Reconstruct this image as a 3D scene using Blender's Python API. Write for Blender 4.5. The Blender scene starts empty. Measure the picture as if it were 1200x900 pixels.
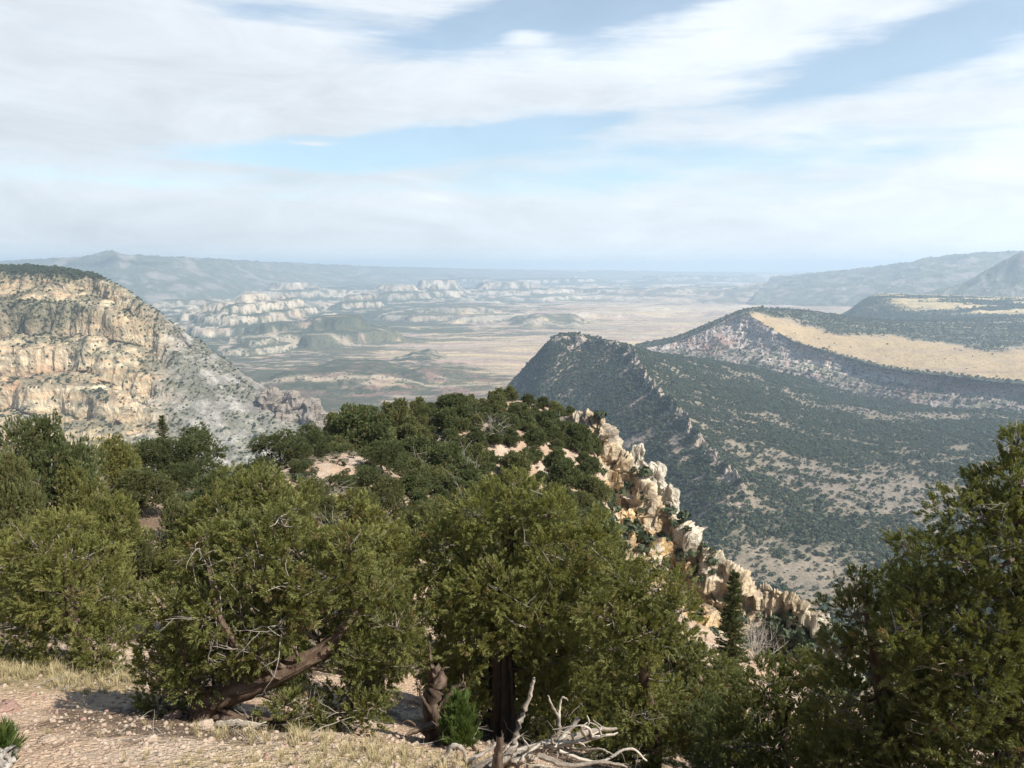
import bpy, math, random
import numpy as np
from mathutils import Vector
R = math.radians
rng = np.random.default_rng(7)
scene = bpy.context.scene
COL = scene.collection

# ------------------------------------------------------------------ camera
F = 960.0                      # focal length in pixels of a 1200 px wide frame
PITCH = math.atan((450-313)/F)
cp, sp = math.cos(PITCH), math.sin(PITCH)
cd = bpy.data.cameras.new('camera'); cam = bpy.data.objects.new('camera', cd); COL.objects.link(cam)
cd.sensor_width = 36; cd.lens = 36*F/1200; cd.clip_start = .1; cd.clip_end = 120000
cam.rotation_euler = (R(90)-PITCH, 0, 0)
scene.camera = cam

def at(px, py, D):
    """world point seen at (px,py) whose forward distance is D"""
    a, b = (px-600)/F, (450-py)/F
    t = D/(b*sp+cp)
    return np.array((a*t, D, t*(b*cp-sp)))

# ------------------------------------------------------------------ noise
_p = np.random.default_rng(3).permutation(256).astype(np.int32); _p = np.concatenate([_p, _p, _p])
_g = np.array([(1,1,0),(-1,1,0),(1,-1,0),(-1,-1,0),(1,0,1),(-1,0,1),(1,0,-1),(-1,0,-1),(0,1,1),(0,-1,1),(0,1,-1),(0,-1,-1),(1,1,0),(0,-1,1),(-1,1,0),(0,-1,-1)], np.float32)
def _fade(t): return t*t*t*(t*(t*6-15)+10)
_g2 = np.array([(math.cos(k*math.pi/8+.2), math.sin(k*math.pi/8+.2)) for k in range(16)], np.float32)
def pn(x, y, z=0.0):
    f32 = np.float32
    x = np.asarray(x, f32); y = np.asarray(y, f32)
    if np.ndim(z) == 0:                                   # planar noise, its own slice for each z
        x, y = np.broadcast_arrays(x, y); zo = int(z*37) & 255
        fx, fy = np.floor(x), np.floor(y); xf, yf = x-fx, y-fy
        X = fx.astype(np.int32) & 255; Y = (fy.astype(np.int32)+zo) & 255
        u, v = _fade(xf), _fade(yf)
        def gr(i, j):
            h = _p[_p[_p[X+i]+Y+j]+zo] & 15
            return (_g2[:, 0][h]*(xf-i)+_g2[:, 1][h]*(yf-j))*1.25
        a = gr(0, 0); a = a+(gr(1, 0)-a)*u; b = gr(0, 1); b = b+(gr(1, 1)-b)*u
        return a+(b-a)*v
    x, y, z = np.broadcast_arrays(x, y, np.asarray(z, f32))
    fx, fy, fz = np.floor(x), np.floor(y), np.floor(z); xf, yf, zf = x-fx, y-fy, z-fz
    X, Y, Z = (q.astype(np.int32) & 255 for q in (fx, fy, fz))
    u, v, w = _fade(xf), _fade(yf), _fade(zf)
    def gr(i, j, k):
        h = _p[_p[_p[X+i]+Y+j]+Z+k] & 15
        return _gx[h]*(xf-i)+_gy[h]*(yf-j)+_gz[h]*(zf-k)
    def ln(j, k):
        a = gr(0, j, k); return a+(gr(1, j, k)-a)*u
    a = ln(0, 0); a = a+(ln(1, 0)-a)*v; b = ln(0, 1); b = b+(ln(1, 1)-b)*v
    return a+(b-a)*w
_gx, _gy, _gz = (np.ascontiguousarray(_g[:, k]) for k in range(3))
def fbm(x, y, z=0.0, o=4, g=.5):
    s = 0; a = 1.0
    for i in range(o):
        s = s+a*pn(np.asarray(x)*2**i+17.3*i, np.asarray(y)*2**i+5.1*i, np.asarray(z)*2**i+9.7*i); a *= g
    return s
def ridged(x, y, z=0.0, o=4, g=.5):
    s = 0; a = 1.0
    for i in range(o):
        s = s+a*(1-2*np.abs(pn(np.asarray(x)*2**i+7.3*i, np.asarray(y)*2**i+3.1*i, np.asarray(z)*2**i+2.7*i))); a *= g
    return s
def sst(a, b, x):
    t = np.clip((x-a)/(b-a), 0, 1); return t*t*(3-2*t)
def mixc(c, col, m):
    return c+(np.asarray(col, float)-c)*np.asarray(m)[..., None]

# ------------------------------------------------------------------ mesh helpers
def mesh_np(name, V, faces, smooth=True, attrs=None):
    """faces: int array [k,n]; attrs: {name: ([nv] or [nv,4] array)}"""
    if V.shape[1] > 3:                       # wood: fibre and twig colour ride along
        attrs = dict(attrs or {}); attrs['grain'] = V[:, 3]; attrs['pale'] = V[:, 4]; V = V[:, :3]
    V = np.ascontiguousarray(V, np.float32); faces = np.ascontiguousarray(faces, np.int32)
    me = bpy.data.meshes.new(name)
    k, n = faces.shape
    me.vertices.add(len(V)); me.vertices.foreach_set('co', V.ravel())
    me.loops.add(k*n); me.loops.foreach_set('vertex_index', faces.ravel())
    me.polygons.add(k); me.polygons.foreach_set('loop_start', np.arange(0, k*n, n, dtype=np.int32))
    me.polygons.foreach_set('use_smooth', np.full(k, smooth))
    for an, A in (attrs or {}).items():
        A = np.asarray(A, np.float32)
        if A.ndim == 2:
            at_ = me.attributes.new(an, 'FLOAT_COLOR', 'POINT'); at_.data.foreach_set('color', np.ascontiguousarray(A).ravel())
        else:
            at_ = me.attributes.new(an, 'FLOAT', 'POINT'); at_.data.foreach_set('value', A)
    me.update(); me.validate()
    return me
def grid_faces(nu, nv):
    i = np.arange(nu*nv).reshape(nu, nv)
    return np.stack([i[:-1, :-1], i[1:, :-1], i[1:, 1:], i[:-1, 1:]], -1).reshape(-1, 4)
def link(name, me, mat=None, parent=None):
    o = bpy.data.objects.new(name, me); COL.objects.link(o)
    if mat is not None and not me.materials: me.materials.append(mat)
    if parent is not None: o.parent = parent
    return o
def tag(o, label=None, cat=None, group=None, kind=None):
    if label: o['label'] = label
    if cat: o['category'] = cat
    if group: o['group'] = group
    if kind: o['kind'] = kind
    return o
def empty(name, loc, rz=0.0, s=(1, 1, 1)):
    o = bpy.data.objects.new(name, None); COL.objects.link(o)
    o.location = [float(v) for v in loc]; o.rotation_euler = (0, 0, rz); o.scale = s; o.empty_display_size = .2
    return o
def normals(P):
    du = np.gradient(P, axis=0); dv = np.gradient(P, axis=1)
    n = np.cross(du, dv); n /= np.linalg.norm(n, axis=-1, keepdims=True)+1e-9
    return n
def tube(path, rad, m=7, rough=0.0, seed=0, pale=0.0):
    """verts, quads (as [k,4]) of a tapering tube along a polyline"""
    P = np.asarray(path, float); n = len(P); r = np.broadcast_to(np.asarray(rad, float), (n,))
    T = np.gradient(P, axis=0); T /= np.linalg.norm(T, axis=1, keepdims=True)+1e-9
    ref = np.array((.31, .23, .92)) if abs(T[0] @ np.array((.31, .23, .92))) < .9 else np.array((.9, .3, .1))
    A = np.cross(T, ref); A /= np.linalg.norm(A, axis=1, keepdims=True)+1e-9
    B = np.cross(T, A)
    th = np.linspace(0, 2*math.pi, m, endpoint=False)
    rr = r[:, None]*np.ones((1, m))
    if rough:
        g = np.random.default_rng(seed)
        flute = g.normal(0, rough, (1, m)); rr = rr*(1+flute+g.normal(0, rough*.4, (n, m)))
    V = P[:, None]+rr[..., None]*(np.cos(th)[None, :, None]*A[:, None]+np.sin(th)[None, :, None]*B[:, None])
    i = np.arange(n*m).reshape(n, m); j = np.roll(i, -1, 1)
    Fq = np.stack([i[:-1], j[:-1], j[1:], i[1:]], -1).reshape(-1, 4)
    gr = np.random.default_rng(seed+3).uniform(0, 1, (1, m))+np.random.default_rng(seed+9).normal(0, .12, (n, m))
    V = np.concatenate([V, gr[..., None], np.full((n, m, 1), pale)], -1)
    return V.reshape(-1, 5), Fq
def join(parts):
    Vs, Fs, o = [], [], 0
    for V, Fq in parts:
        if V.shape[1] == 3: V = np.concatenate([V, np.zeros((len(V), 2))], 1)
        Vs.append(V); Fs.append(Fq+o); o += len(V)
    return np.concatenate(Vs), np.concatenate(Fs)
def smooth_path(pts, n):
    """Catmull-Rom through pts, n samples"""
    P = np.asarray(pts, float); k = len(P)
    Q = np.concatenate([2*P[:1]-P[1:2], P, 2*P[-1:]-P[-2:-1]])
    t = np.linspace(0, k-1, n); i = np.minimum(t.astype(int), k-2); f = (t-i).reshape((-1,)+(1,)*(P.ndim-1))
    a, b, c, d = Q[i], Q[i+1], Q[i+2], Q[i+3]
    return .5*((2*b)+(-a+c)*f+(2*a-5*b+4*c-d)*f*f+(-a+3*b-3*c+d)*f**3)

# ------------------------------------------------------------------ node helpers
class NT:
    def __init__(s, tree): s.t = tree; s.n = tree.nodes; s.l = tree.links
    def add(s, typ, **kw):
        n = s.n.new(typ)
        for k, v in kw.items(): setattr(n, k, v)
        return n
    def put(s, sock, v):
        if isinstance(v, bpy.types.NodeSocket): s.l.new(v, sock)
        elif v is not None: sock.default_value = v
    def math(s, op, a, b=None, c=None, clamp=False):
        n = s.add('ShaderNodeMath', operation=op, use_clamp=clamp)
        for i, v in enumerate((a, b, c)):
            if v is not None: s.put(n.inputs[i], v)
        return n.outputs[0]
    def vmath(s, op, a, b=None):
        n = s.add('ShaderNodeVectorMath', operation=op); s.put(n.inputs[0], a)
        if b is not None: s.put(n.inputs[1], b)
        return n.outputs[0]
    def mix(s, fac, a, b, typ='RGBA', blend='MIX'):
        n = s.add('ShaderNodeMix', data_type=typ)
        if typ == 'RGBA': n.blend_type = blend
        ins = [i for i in n.inputs if i.type == {'RGBA': 'RGBA', 'FLOAT': 'VALUE', 'VECTOR': 'VECTOR'}[typ] and i.name in 'AB']
        s.put(n.inputs[0], fac); s.put(ins[0], a); s.put(ins[1], b)
        return [o for o in n.outputs if o.type == {'RGBA': 'RGBA', 'FLOAT': 'VALUE', 'VECTOR': 'VECTOR'}[typ]][0]
    def noise(s, vec, scale, detail=4, rough=.55, dist=0.0, col=False):
        n = s.add('ShaderNodeTexNoise'); s.put(n.inputs['Vector'], vec); n.inputs['Scale'].default_value = scale
        n.inputs['Detail'].default_value = detail; n.inputs['Roughness'].default_value = rough; n.inputs['Distortion'].default_value = dist
        return n.outputs['Color' if col else 'Fac']
    def voro(s, vec, scale, feature='F1', out='Distance', rand=1.0):
        n = s.add('ShaderNodeTexVoronoi', feature=feature); s.put(n.inputs['Vector'], vec); n.inputs['Scale'].default_value = scale; n.inputs['Randomness'].default_value = rand
        return n.outputs[out]
    def ramp(s, fac, stops, interp='LINEAR'):
        n = s.add('ShaderNodeValToRGB'); s.put(n.inputs[0], fac); e = n.color_ramp.elements; n.color_ramp.interpolation = interp
        while len(e) < len(stops): e.new(.5)
        for q, (p_, c) in zip(e, stops): q.position = p_; q.color = (*c, 1) if len(c) == 3 else c
        return n.outputs[0]
    def smooth(s, a, b, x):
        n = s.add('ShaderNodeMapRange', interpolation_type='SMOOTHSTEP'); s.put(n.inputs[0], x)
        n.inputs[1].default_value = a; n.inputs[2].default_value = b
        return n.outputs[0]
def new_mat(name):
    m = bpy.data.materials.new(name); m.use_nodes = True; m.node_tree.nodes.clear()
    t = NT(m.node_tree); out = t.add('ShaderNodeOutputMaterial')
    return m, t, out
def principled(t, out, col, rough=.9, spec=.15, bump=None, bdist=.1, bstr=1.0):
    b = t.add('ShaderNodeBsdfPrincipled'); t.put(b.inputs['Base Color'], col); t.put(b.inputs['Roughness'], rough)
    b.inputs['Specular IOR Level'].default_value = spec
    if bump is not None:
        bn = t.add('ShaderNodeBump'); bn.inputs['Strength'].default_value = bstr; bn.inputs['Distance'].default_value = bdist
        t.put(bn.inputs['Height'], bump); t.l.new(bn.outputs[0], b.inputs['Normal'])
    t.l.new(b.outputs[0], out.inputs[0]); return b

def terrain_mat(name, s, dot=0.0, dotcol=(.035, .045, .025), bump=1.0, var=.35, pebble=False):
    """albedo comes from the sheet's own rock / soil / plant-cover attribute; fine grain of size s metres is added here.
    attribute alpha = how thickly small plants stand there (dots of size `dot` metres)."""
    m, t, out = new_mat(name)
    g = t.add('ShaderNodeNewGeometry').outputs['Position']
    a = t.add('ShaderNodeAttribute', attribute_name='albedo')
    n1 = t.noise(g, 1/s, 6, .62); n2 = t.noise(g, 1/(s*7), 4, .6)
    f = t.math('ADD', t.math('MULTIPLY', t.math('SUBTRACT', n1, .5), var*2.4), t.math('MULTIPLY', t.math('SUBTRACT', n2, .5), var*1.6))
    f = t.math('ADD', f, 1.0)
    fc = t.add('ShaderNodeCombineColor'); t.put(fc.inputs[0], f); t.put(fc.inputs[1], f); t.put(fc.inputs[2], f)
    c = t.mix(1.0, a.outputs['Color'], fc.outputs[0], blend='MULTIPLY')
    if dot:
        v = t.add('ShaderNodeTexVoronoi'); t.put(v.inputs['Vector'], g); v.inputs['Scale'].default_value = 1/dot
        cs = t.add('ShaderNodeSeparateColor'); t.l.new(v.outputs['Color'], cs.inputs[0])
        keep = t.math('LESS_THAN', cs.outputs[0], a.outputs['Alpha'])
        rad = t.math('ADD', t.math('MULTIPLY', cs.outputs[1], .25), .28)
        ins = t.smooth(.0, .12, t.math('SUBTRACT', rad, v.outputs['Distance']))
        c = t.mix(t.math('MULTIPLY', keep, ins), c, (*dotcol, 1))
    h = t.math('ADD', n1, t.math('MULTIPLY', n2, 2.0))
    if pebble:
        vp = t.voro(g, 16.0); vp2 = t.voro(g, 45.0)
        h = t.math('ADD', h, t.math('ADD', t.math('MULTIPLY', vp, -.7), t.math('MULTIPLY', vp2, -.3)))
        vc = t.add('ShaderNodeTexVoronoi'); t.put(vc.inputs['Vector'], g); vc.inputs['Scale'].default_value = 30
        cs2 = t.add('ShaderNodeSeparateColor'); t.l.new(vc.outputs['Color'], cs2.inputs[0])
        pk = t.math('MULTIPLY', t.math('LESS_THAN', cs2.outputs[0], .3), t.smooth(0, .1, t.math('SUBTRACT', .42, vc.outputs['Distance'])))
        pc = t.ramp(cs2.outputs[1], [(0, (.62, .52, .42)), (.5, (.42, .29, .22)), (.8, (.55, .47, .4)), (1, (.3, .2, .15))])
        c = t.mix(t.math('MULTIPLY', pk, t.math('MULTIPLY', a.outputs['Alpha'], .85)), c, pc)
    principled(t, out, c, .95, .08, h, s*.9, bump)
    return m

# ------------------------------------------------------------------ lofted landforms
def loft(rows_by_col, nu, nv, upow=None):
    """control net [ncol][nrow] of world points -> smooth grid [nu,nv,3]"""
    C = np.array(rows_by_col, float)
    A = smooth_path(C, nu)                                   # along columns
    B = smooth_path(np.swapaxes(A, 0, 1), nv)                # along rows
    return np.swapaxes(B, 0, 1)
def skirt(P, A, n=4, z=-480):
    """closes a landform's far side down to the valley"""
    Q = P[:, :1].repeat(n, 1).copy(); k = np.linspace(1, 0, n, endpoint=False)[None, :]
    Q[..., 2] = P[:, :1, 2]*(1-k)+z*k
    return np.concatenate([Q, P], 1), np.concatenate([A[:, :1].repeat(n, 1), A], 1)
def land(name, P, albedo, mat, label=None, cat=None):
    nu, nv = P.shape[:2]
    me = mesh_np(name, P.reshape(-1, 3), grid_faces(nu, nv), True, {'albedo': albedo.reshape(-1, 4)})
    o = link(name, me, mat); tag(o, label, cat, kind='structure')
    return o

SUN_AZ, SUN_EL = R(120), R(45)
SUNV = np.array((math.sin(SUN_AZ)*math.cos(SUN_EL), math.cos(SUN_AZ)*math.cos(SUN_EL), math.sin(SUN_EL)))
# ================================================================== TERRAIN
C_ = lambda *v: np.array(v, float)
CREAM, TAN, GREYR, RUST = C_(.56,.45,.30), C_(.44,.33,.21), C_(.36,.33,.29), C_(.42,.23,.13)
SOIL, GRASSY, WOOD, PINKG = C_(.40,.30,.20), C_(.46,.35,.17), C_(.050,.062,.035), C_(.34,.26,.21)

def rgba(c, a=0.0):
    return np.concatenate([np.clip(c, .01, .9), np.broadcast_to(np.asarray(a, float), c.shape[:2])[..., None]], -1)

# ---- valley floor: one sheet out to the horizon ---------------------------------------------
def bump_at(X, Y, px, py, D, rx, ry, foot=None, seed=0, sharp=2.0):
    """a hill whose top is seen at (px,py) at distance D; returns a 0..1 mask and the top height"""
    c = at(px, py, D)
    dx, dy = (X-c[0])/rx, (Y-c[1])/ry
    w = .42*fbm(X/rx*1.3+seed, Y/ry*1.3, seed, 6, .5)
    d = np.sqrt(dx*dx+dy*dy)+w
    return np.clip(1.25-d, 0, 1.25)/1.25, c[2], d

az = np.linspace(R(-47), R(50), 1000); rr = np.exp(np.linspace(math.log(900), math.log(60000), 720))
AZ, RR = np.meshgrid(az, rr, indexing='ij')
X, Y = np.sin(AZ)*RR, np.cos(AZ)*RR
Zb = -432+14*fbm(X/900, Y/900, 0, 5)+sst(9000, 26000, RR)*(120)+sst(3500, 9000, Y)*10
# canyon country: broken terraces that get higher with distance
reg = sst(4200, 6500, Y)*(1-sst(20000, 32000, Y))
plain = np.exp(-(((X-1500-.02*Y)/1500)**2)-(((Y-6800)/3000)**2))+np.exp(-(((X-150)/900)**2)-(((Y-4000)/900)**2))
wx, wy = 260*fbm(X/900, Y/900, 21, 4), 260*fbm(X/900, Y/900, 22, 4)
raw = fbm((X+wx)/2700+3.1, (Y+wy)/2700+.4, 0, 7, .47)+.12
lvl = np.clip(raw*2.6, -.2, 3.2)*(1-.95*np.clip(plain, 0, 1))*reg
fl = np.floor(lvl); fr = lvl-fl
terr = fl+sst(.0, .16, fr)*.6+.40*fr+.09*ridged(X/260, Y/260, 4, 5, .55)*reg
Z = Zb+terr*52*(1+sst(7000, 16000, Y)*.6)
rockm = (sst(.02, .07, fr)*(1-sst(.2, .34, fr)))*(lvl > .0)
# named hills: (px,py,D,rx,ry,steps)
wood_extra = np.zeros_like(Z); rock_extra = np.zeros_like(Z)
for (px, py, D, rx, ry, st, wd) in [
        (300, 347, 6000, 430, 800, 4, .25), (262, 356, 5700, 240, 500, 3, .3), (385, 372, 5000, 330, 480, 2, 1.0), (345, 378, 4900, 260, 420, 2, 1.0),
        (420, 347, 7600, 260, 420, 3, .5), (515, 329, 11000, 420, 600, 2, .2), (590, 331, 11500, 600, 900, 2, .4), (470, 335, 9500, 700, 900, 3, .7),
        (215, 352, 7600, 500, 900, 2, .9), (345, 333, 9500, 700, 900, 3, .6), (680, 335, 12000, 700, 900, 2, .3), (745, 338, 12500, 500, 900, 2, .3), (850, 338, 12000, 900, 900, 2, .6),
        (420, 427, 3250, 330, 420, 0, 1.0), (500, 448, 3100, 420, 300, 0, .85), (492, 414, 3900, 95, 330, 0, 1.0), (300, 398, 4300, 150, 200, 2, .8),
        (540, 360, 7000, 500, 500, 2, .8), (640, 368, 6200, 330, 300, 0, .9)]:
    m, top, d = bump_at(X, Y, px, py, D, rx, ry, seed=px*.37)
    if st:
        q = m*st; f0 = np.floor(q); f1 = q-f0
        mm = np.clip((f0+sst(0, .3, f1)*.65+.35*f1)/st*1.15+.03*(ridged(X/170, Y/170, 7, 5, .55)-.8), 0, 1.08)
        rk = (f1 > .02)*(f1 < .42)*(m > 0.0)*(wd < .95)
        rock_extra = np.maximum(rock_extra, rk*(1-.5*wd))
    else:
        mm = np.clip(sst(0, .8, m), 0, 1)
    base = Zb
    hgt = np.maximum(top-base, 0)
    Z = np.where(m > 0, np.maximum(Z, base+hgt*mm), Z)
    wood_extra = np.maximum(wood_extra, sst(0, .2, m)*wd)
P = np.stack([X, Y, Z], -1); N = normals(P); slope = 1-np.abs(N[..., 2])
wn = fbm(X/700, Y/420, 4, 6, .6); wn2 = fbm(X/160, Y/90, 7, 5, .6); strk = fbm(X/1200, Y/150, 3, 5, .6)
open_ = np.clip(plain*1.25, 0, 1)
woodm = np.clip(sst(-.22, .10, wn*.8+wn2*.6+.16+.30*(1-sst(-500, 300, X))-.85*open_+.25*sst(.2, 1.2, lvl)), 0, 1)
woodm = np.maximum(woodm*(1-.55*open_), wood_extra*sst(-.75, -.05, wn2+wn*.3))
c = np.broadcast_to(C_(.33,.26,.195), P.shape).copy()
c = mixc(c, C_(.46,.35,.21), sst(-.1, .45, strk+.25*open_))
c = mixc(c, C_(.36,.24,.21), sst(.1, .4, fbm(X/900+5, Y/200, 1, 4))*.8); c = mixc(c, C_(.22,.17,.135), sst(.05, .4, fbm(X/500+9, Y/120, 3, 5, .6))*.6)
c = mixc(c, WOOD*.95, woodm*.95)
red = np.exp(-(((X+250)/600)**2)-(((Y-2950)/380)**2))
c = mixc(c, C_(.22,.135,.11), np.clip(red*1.0, 0, .75)*sst(.0, .3, fbm(X/130, Y/70, 5, 5)))
rk = np.clip(np.maximum(rockm*sst(-.25, .05, fbm(X/1500, Y/1500, 8, 3)), rock_extra)*sst(-.35, 0, wn2), 0, 1)
c = mixc(c, mixc(np.broadcast_to(C_(.50,.42,.32), P.shape), C_(.40,.30,.22), sst(0, .5, fbm(X/300, Y/300, Z/12, 3))), rk)
# a pale wash / river line meandering over the flat
for k, (yy, am, wl, wd_) in enumerate([(3050, 90, 500, 10), (4700, 160, 900, 14), (5900, 200, 1300, 16)]):
    yl = yy+am*np.sin(X/wl)+am*.6*fbm(X/wl*1.3, k, 0, 3)
    c = mixc(c, C_(.48,.39,.28), np.exp(-((Y-yl)/(wd_*2))**2)*.7)
valley_mat = terrain_mat('valley_soil', 28, 15.0, (.045,.055,.035), .6, .3)
land('valley_ground', P, rgba(c, np.clip(.1+.45*woodm-.1*open_, 0, .6)*(1-rk)), valley_mat)

# ---- far plateau and mountains ----------------------------------------------------------------
def far_land(name, crest, foot, back, mat, seed, amp, wood=.8):
    cols = []
    for (px, py, D), (fx, fy, FD) in zip(crest, foot):
        c0 = at(px, py, D); f0 = at(fx, fy, FD); f0[2] = min(f0[2], -330)
        b0 = c0*np.array((1+back/D, 1+back/D, 1)); b0[2] = c0[2]-200
        cols.append([b0, c0, c0*.62+f0*.38+C_(0, 0, 25), c0*.3+f0*.7, f0+C_(0, 0, -60)])
    P = loft(cols, 420, 130)
    s = amp*11
    P[..., 2] += amp*(ridged(P[..., 0]/s, P[..., 1]/s, seed, 6, .55)-.9)*.75
    q = fbm(P[..., 0]/s*1.7, P[..., 1]/s*1.7, seed+3, 6, .6)
    c = mixc(np.broadcast_to(C_(.20,.175,.15), P.shape), WOOD*1.2, sst(-.55, -.05, q)*wood)
    c = mixc(c, C_(.5,.43,.36), sst(.42, .58, q)*.22)
    return land(name, P, rgba(c), mat)
far_mat = terrain_mat('far_slope', 90, 0, bump=.4, var=.10)
far_land('plateau', [(-500,318,10500),(-300,313,10500),(-60,311,10500),(30,307.5,10300),(90,304.5,10000),(115,300.5,9900),(132,297.5,9800),(150,301.5,9800),(190,303,10000),(250,306,11000),(330,309.5,13500),(450,314,17000),(600,317,22000),(750,318.5,24000),(900,321,26000),(1100,322,27000),(1500,322,28000),(1900,322,28000)],
         [(-480,352,7600),(-300,352,7600),(-60,352,7600),(30,352,7600),(90,352,7600),(115,352,7600),(130,352,7600),(150,352,7600),(190,351,7800),(250,347,8400),(330,341,10000),(450,336,12500),(600,331,16000),(750,331,17000),(900,331,18500),(1100,331,18500),(1500,331,18500),(1900,331,18500)], 6000, far_mat, 11, 55)
far_land('mountains', [(905,327,11500),(960,321.5,11000),(1010,316.5,10500),(1060,310,10000),(1085,304.5,9800),(1130,300,9600),(1180,297,9500),(1250,296,9500),(1400,294,9500),(1700,300,9500)],
         [(880,347,8500),(940,350,8000),(1000,351,7600),(1050,352,7200),(1075,352,7200),(1130,352,7200),(1180,352,7200),(1250,352,7200),(1400,352,7200),(1700,352,7200)], 3500, far_mat, 23, 45)
far_land('hill', [(1060,352,7200),(1100,342,7000),(1130,334,6900),(1155,320,6800),(1180,306,6700),(1205,296,6600),(1260,292,6600),(1330,291,6600),(1500,291,6600),(1800,294,6600)],
         [(1040,362,5900),(1090,362,5700),(1120,362,5600),(1150,364,5500),(1180,364,5500),(1205,364,5500),(1260,364,5500),(1330,364,5500),(1500,364,5500),(1800,364,5500)], 2500, far_mat, 31, 32)

# ---- left canyon wall ---------------------------------------------------------------------------
cols = []
for px, ys in [(-420, [(303,1900),(326,1760),(390,1480),(450,1330),(510,1190),(575,1060),(640,960)]),
               (-200, [(306,1800),(328,1680),(390,1440),(450,1300),(510,1170),(575,1050),(640,960)]),
               (-60, [(309,1740),(330,1630),(395,1410),(455,1270),(515,1150),(575,1050),(640,960)]),
               (40, [(311,1680),(331,1580),(396,1390),(458,1255),(520,1130),(580,1035),(640,950)]),
               (95, [(317,1640),(335,1560),(400,1380),(462,1250),(522,1130),(582,1035),(640,950)]),
               (128, [(330,1600),(348,1530),(408,1370),(466,1245),(525,1130),(585,1035),(640,950)]),
               (165, [(353,1560),(372,1495),(424,1370),(475,1255),(528,1140),(588,1040),(640,960)]),
               (210, [(387,1510),(402,1460),(443,1365),(486,1265),(532,1165),(590,1060),(640,980)]),
               (262, [(424,1450),(436,1410),(464,1340),(497,1265),(536,1180),(590,1080),(640,1000)]),
               (312, [(458,1400),(467,1375),(487,1320),(510,1265),(542,1190),(590,1090),(640,1010)]),
               (345, [(476,1380),(484,1355),(500,1310),(519,1260),(547,1190),(590,1100),(640,1020)]),
               (378, [(496,1370),(502,1350),(514,1310),(530,1260),(553,1195),(592,1105),(640,1030)]),
               (430, [(520,1370),(525,1350),(534,1310),(546,1260),(565,1200),(598,1110),(640,1040)]),
               (520, [(560,1370),(562,1350),(568,1310),(576,1260),(590,1200),(612,1120),(650,1040)])]:
    col = [at(px, y, D) for y, D in ys]
    c0 = col[0]
    b1 = c0*C_(1.09, 1.09, 1)+C_(-70, 0, -14 if px < 110 else -75); b2 = c0*C_(1.2, 1.2, 1)+C_(-90, 0, 0); b2[2] = b1[2]-(25 if px < 110 else 90)
    cols.append([b2, b1]+col)
NU, NV = 820, 560
Pp = loft(cols, NU, NV)
V_ = np.broadcast_to(np.linspace(0, 1, NV)[None], (NU, NV))
# buttresses and gullies push the face in and out, then cliffs alternate with ledges down the face
su = np.linspace(0, 1, NU)[:, None]+0*V_
front = sst(.27, .36, V_)
pxu = np.interp(su[:, 0], np.linspace(0, 1, 14), [-420,-200,-60,40,95,128,165,210,262,312,345,378,430,520])[:, None]+0*V_
banded = (1-sst(150, 235, pxu+35*fbm(su*14, V_*9, 2, 3)))
X, Y, Z = Pp[..., 0], Pp[..., 1], Pp[..., 2]
gul = ridged(X/210, Y/420, Z/130, 5, .55)
steps = 6.0
tz = V_*steps*1.6+.45*fbm(X/260, Z/170, Y/400, 4)+.10*fbm(X/40, Z/40, 3, 3)
fr = tz-np.floor(tz)
stair = np.floor(tz)+sst(.0, .24, fr)*.74+.26*fr            # quick fall then ledge
dv = (stair-tz)*banded*front
Dn = np.gradient(Pp, axis=1)
per = (1/(steps*1.6))*NV
Pz = Pp.copy()
Pz[..., 2] += np.clip(dv*np.minimum(Dn[..., 2]*per, -4), -45, 45)
N = normals(Pz); N *= np.sign(-N[..., 1:2]+1e-6)
amp = front*(19*(gul-.9)*(.45+.55*banded)+5.5*(ridged(X/38, Y/38, Z/20, 4, .6)-.8)+3.5*fbm(X/30, Y/30, Z/18, 4)+1.2*fbm(X/9, Y/9, Z/5, 3))
P = Pz+N*amp[..., None]*C_(1, 1, .45)
P[..., 2] += (1-front)*5*fbm(X/60, Y/60, 0, 4)-3*(1-front)*(pxu < 120)
N = normals(P); flat = sst(.35, .75, np.abs(N[..., 2]))
X, Y, Z = P[..., 0], P[..., 1], P[..., 2]
band = fbm(X/500, Y/500, Z/16, 4, .6); band2 = fbm(X/200, Y/200, Z/5, 3, .6); big = fbm(X/160, Y/160, Z/90, 4)
c = mixc(np.broadcast_to(C_(.45,.345,.215), P.shape), C_(.57,.465,.315), sst(-.2, .35, band))
c = mixc(c, C_(.44,.275,.155), sst(.06, .34, band2)*.7); ln_ = fbm(X/260, Y/260, Z/2.6, 3, .6); c = mixc(c, C_(.27,.215,.15), sst(.06, .26, ln_)*.65)
c = mixc(c, C_(.52,.30,.18), sst(.1, .45, big)*.55*sst(-60, -190, Z))
c = mixc(c, C_(.30,.28,.255), (1-banded)*.94)
lay = fbm(X/90+Z/50, Y/260, (Z+.62*X)/14, 5, .6)
c = mixc(c, C_(.42,.385,.34), (1-banded)*sst(.1, .45, lay)); c = mixc(c, C_(.22,.205,.185), (1-banded)*sst(.1, .4, -lay)*.7)
shr = fbm(X/55, Y/55, Z/30, 5, .62)
veg = np.clip(sst(-.05, .3, shr+.45*(flat-.5))*(.25+.75*flat), 0, 1)
veg = np.maximum(veg*.75, (1-sst(.25, .315, V_+.012*fbm(su*30, 0, 0, 3)))*.93)
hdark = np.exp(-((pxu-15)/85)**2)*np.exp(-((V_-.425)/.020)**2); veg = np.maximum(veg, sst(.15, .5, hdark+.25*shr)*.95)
up_ = (1-sst(.40, .60, V_+.03*fbm(su*20, V_*8, 1, 3)))*banded; c = mixc(c, C_(.27,.22,.145), up_*.45*sst(-.35, .3, fbm(X/70, Y/70, Z/16, 4)))
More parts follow.
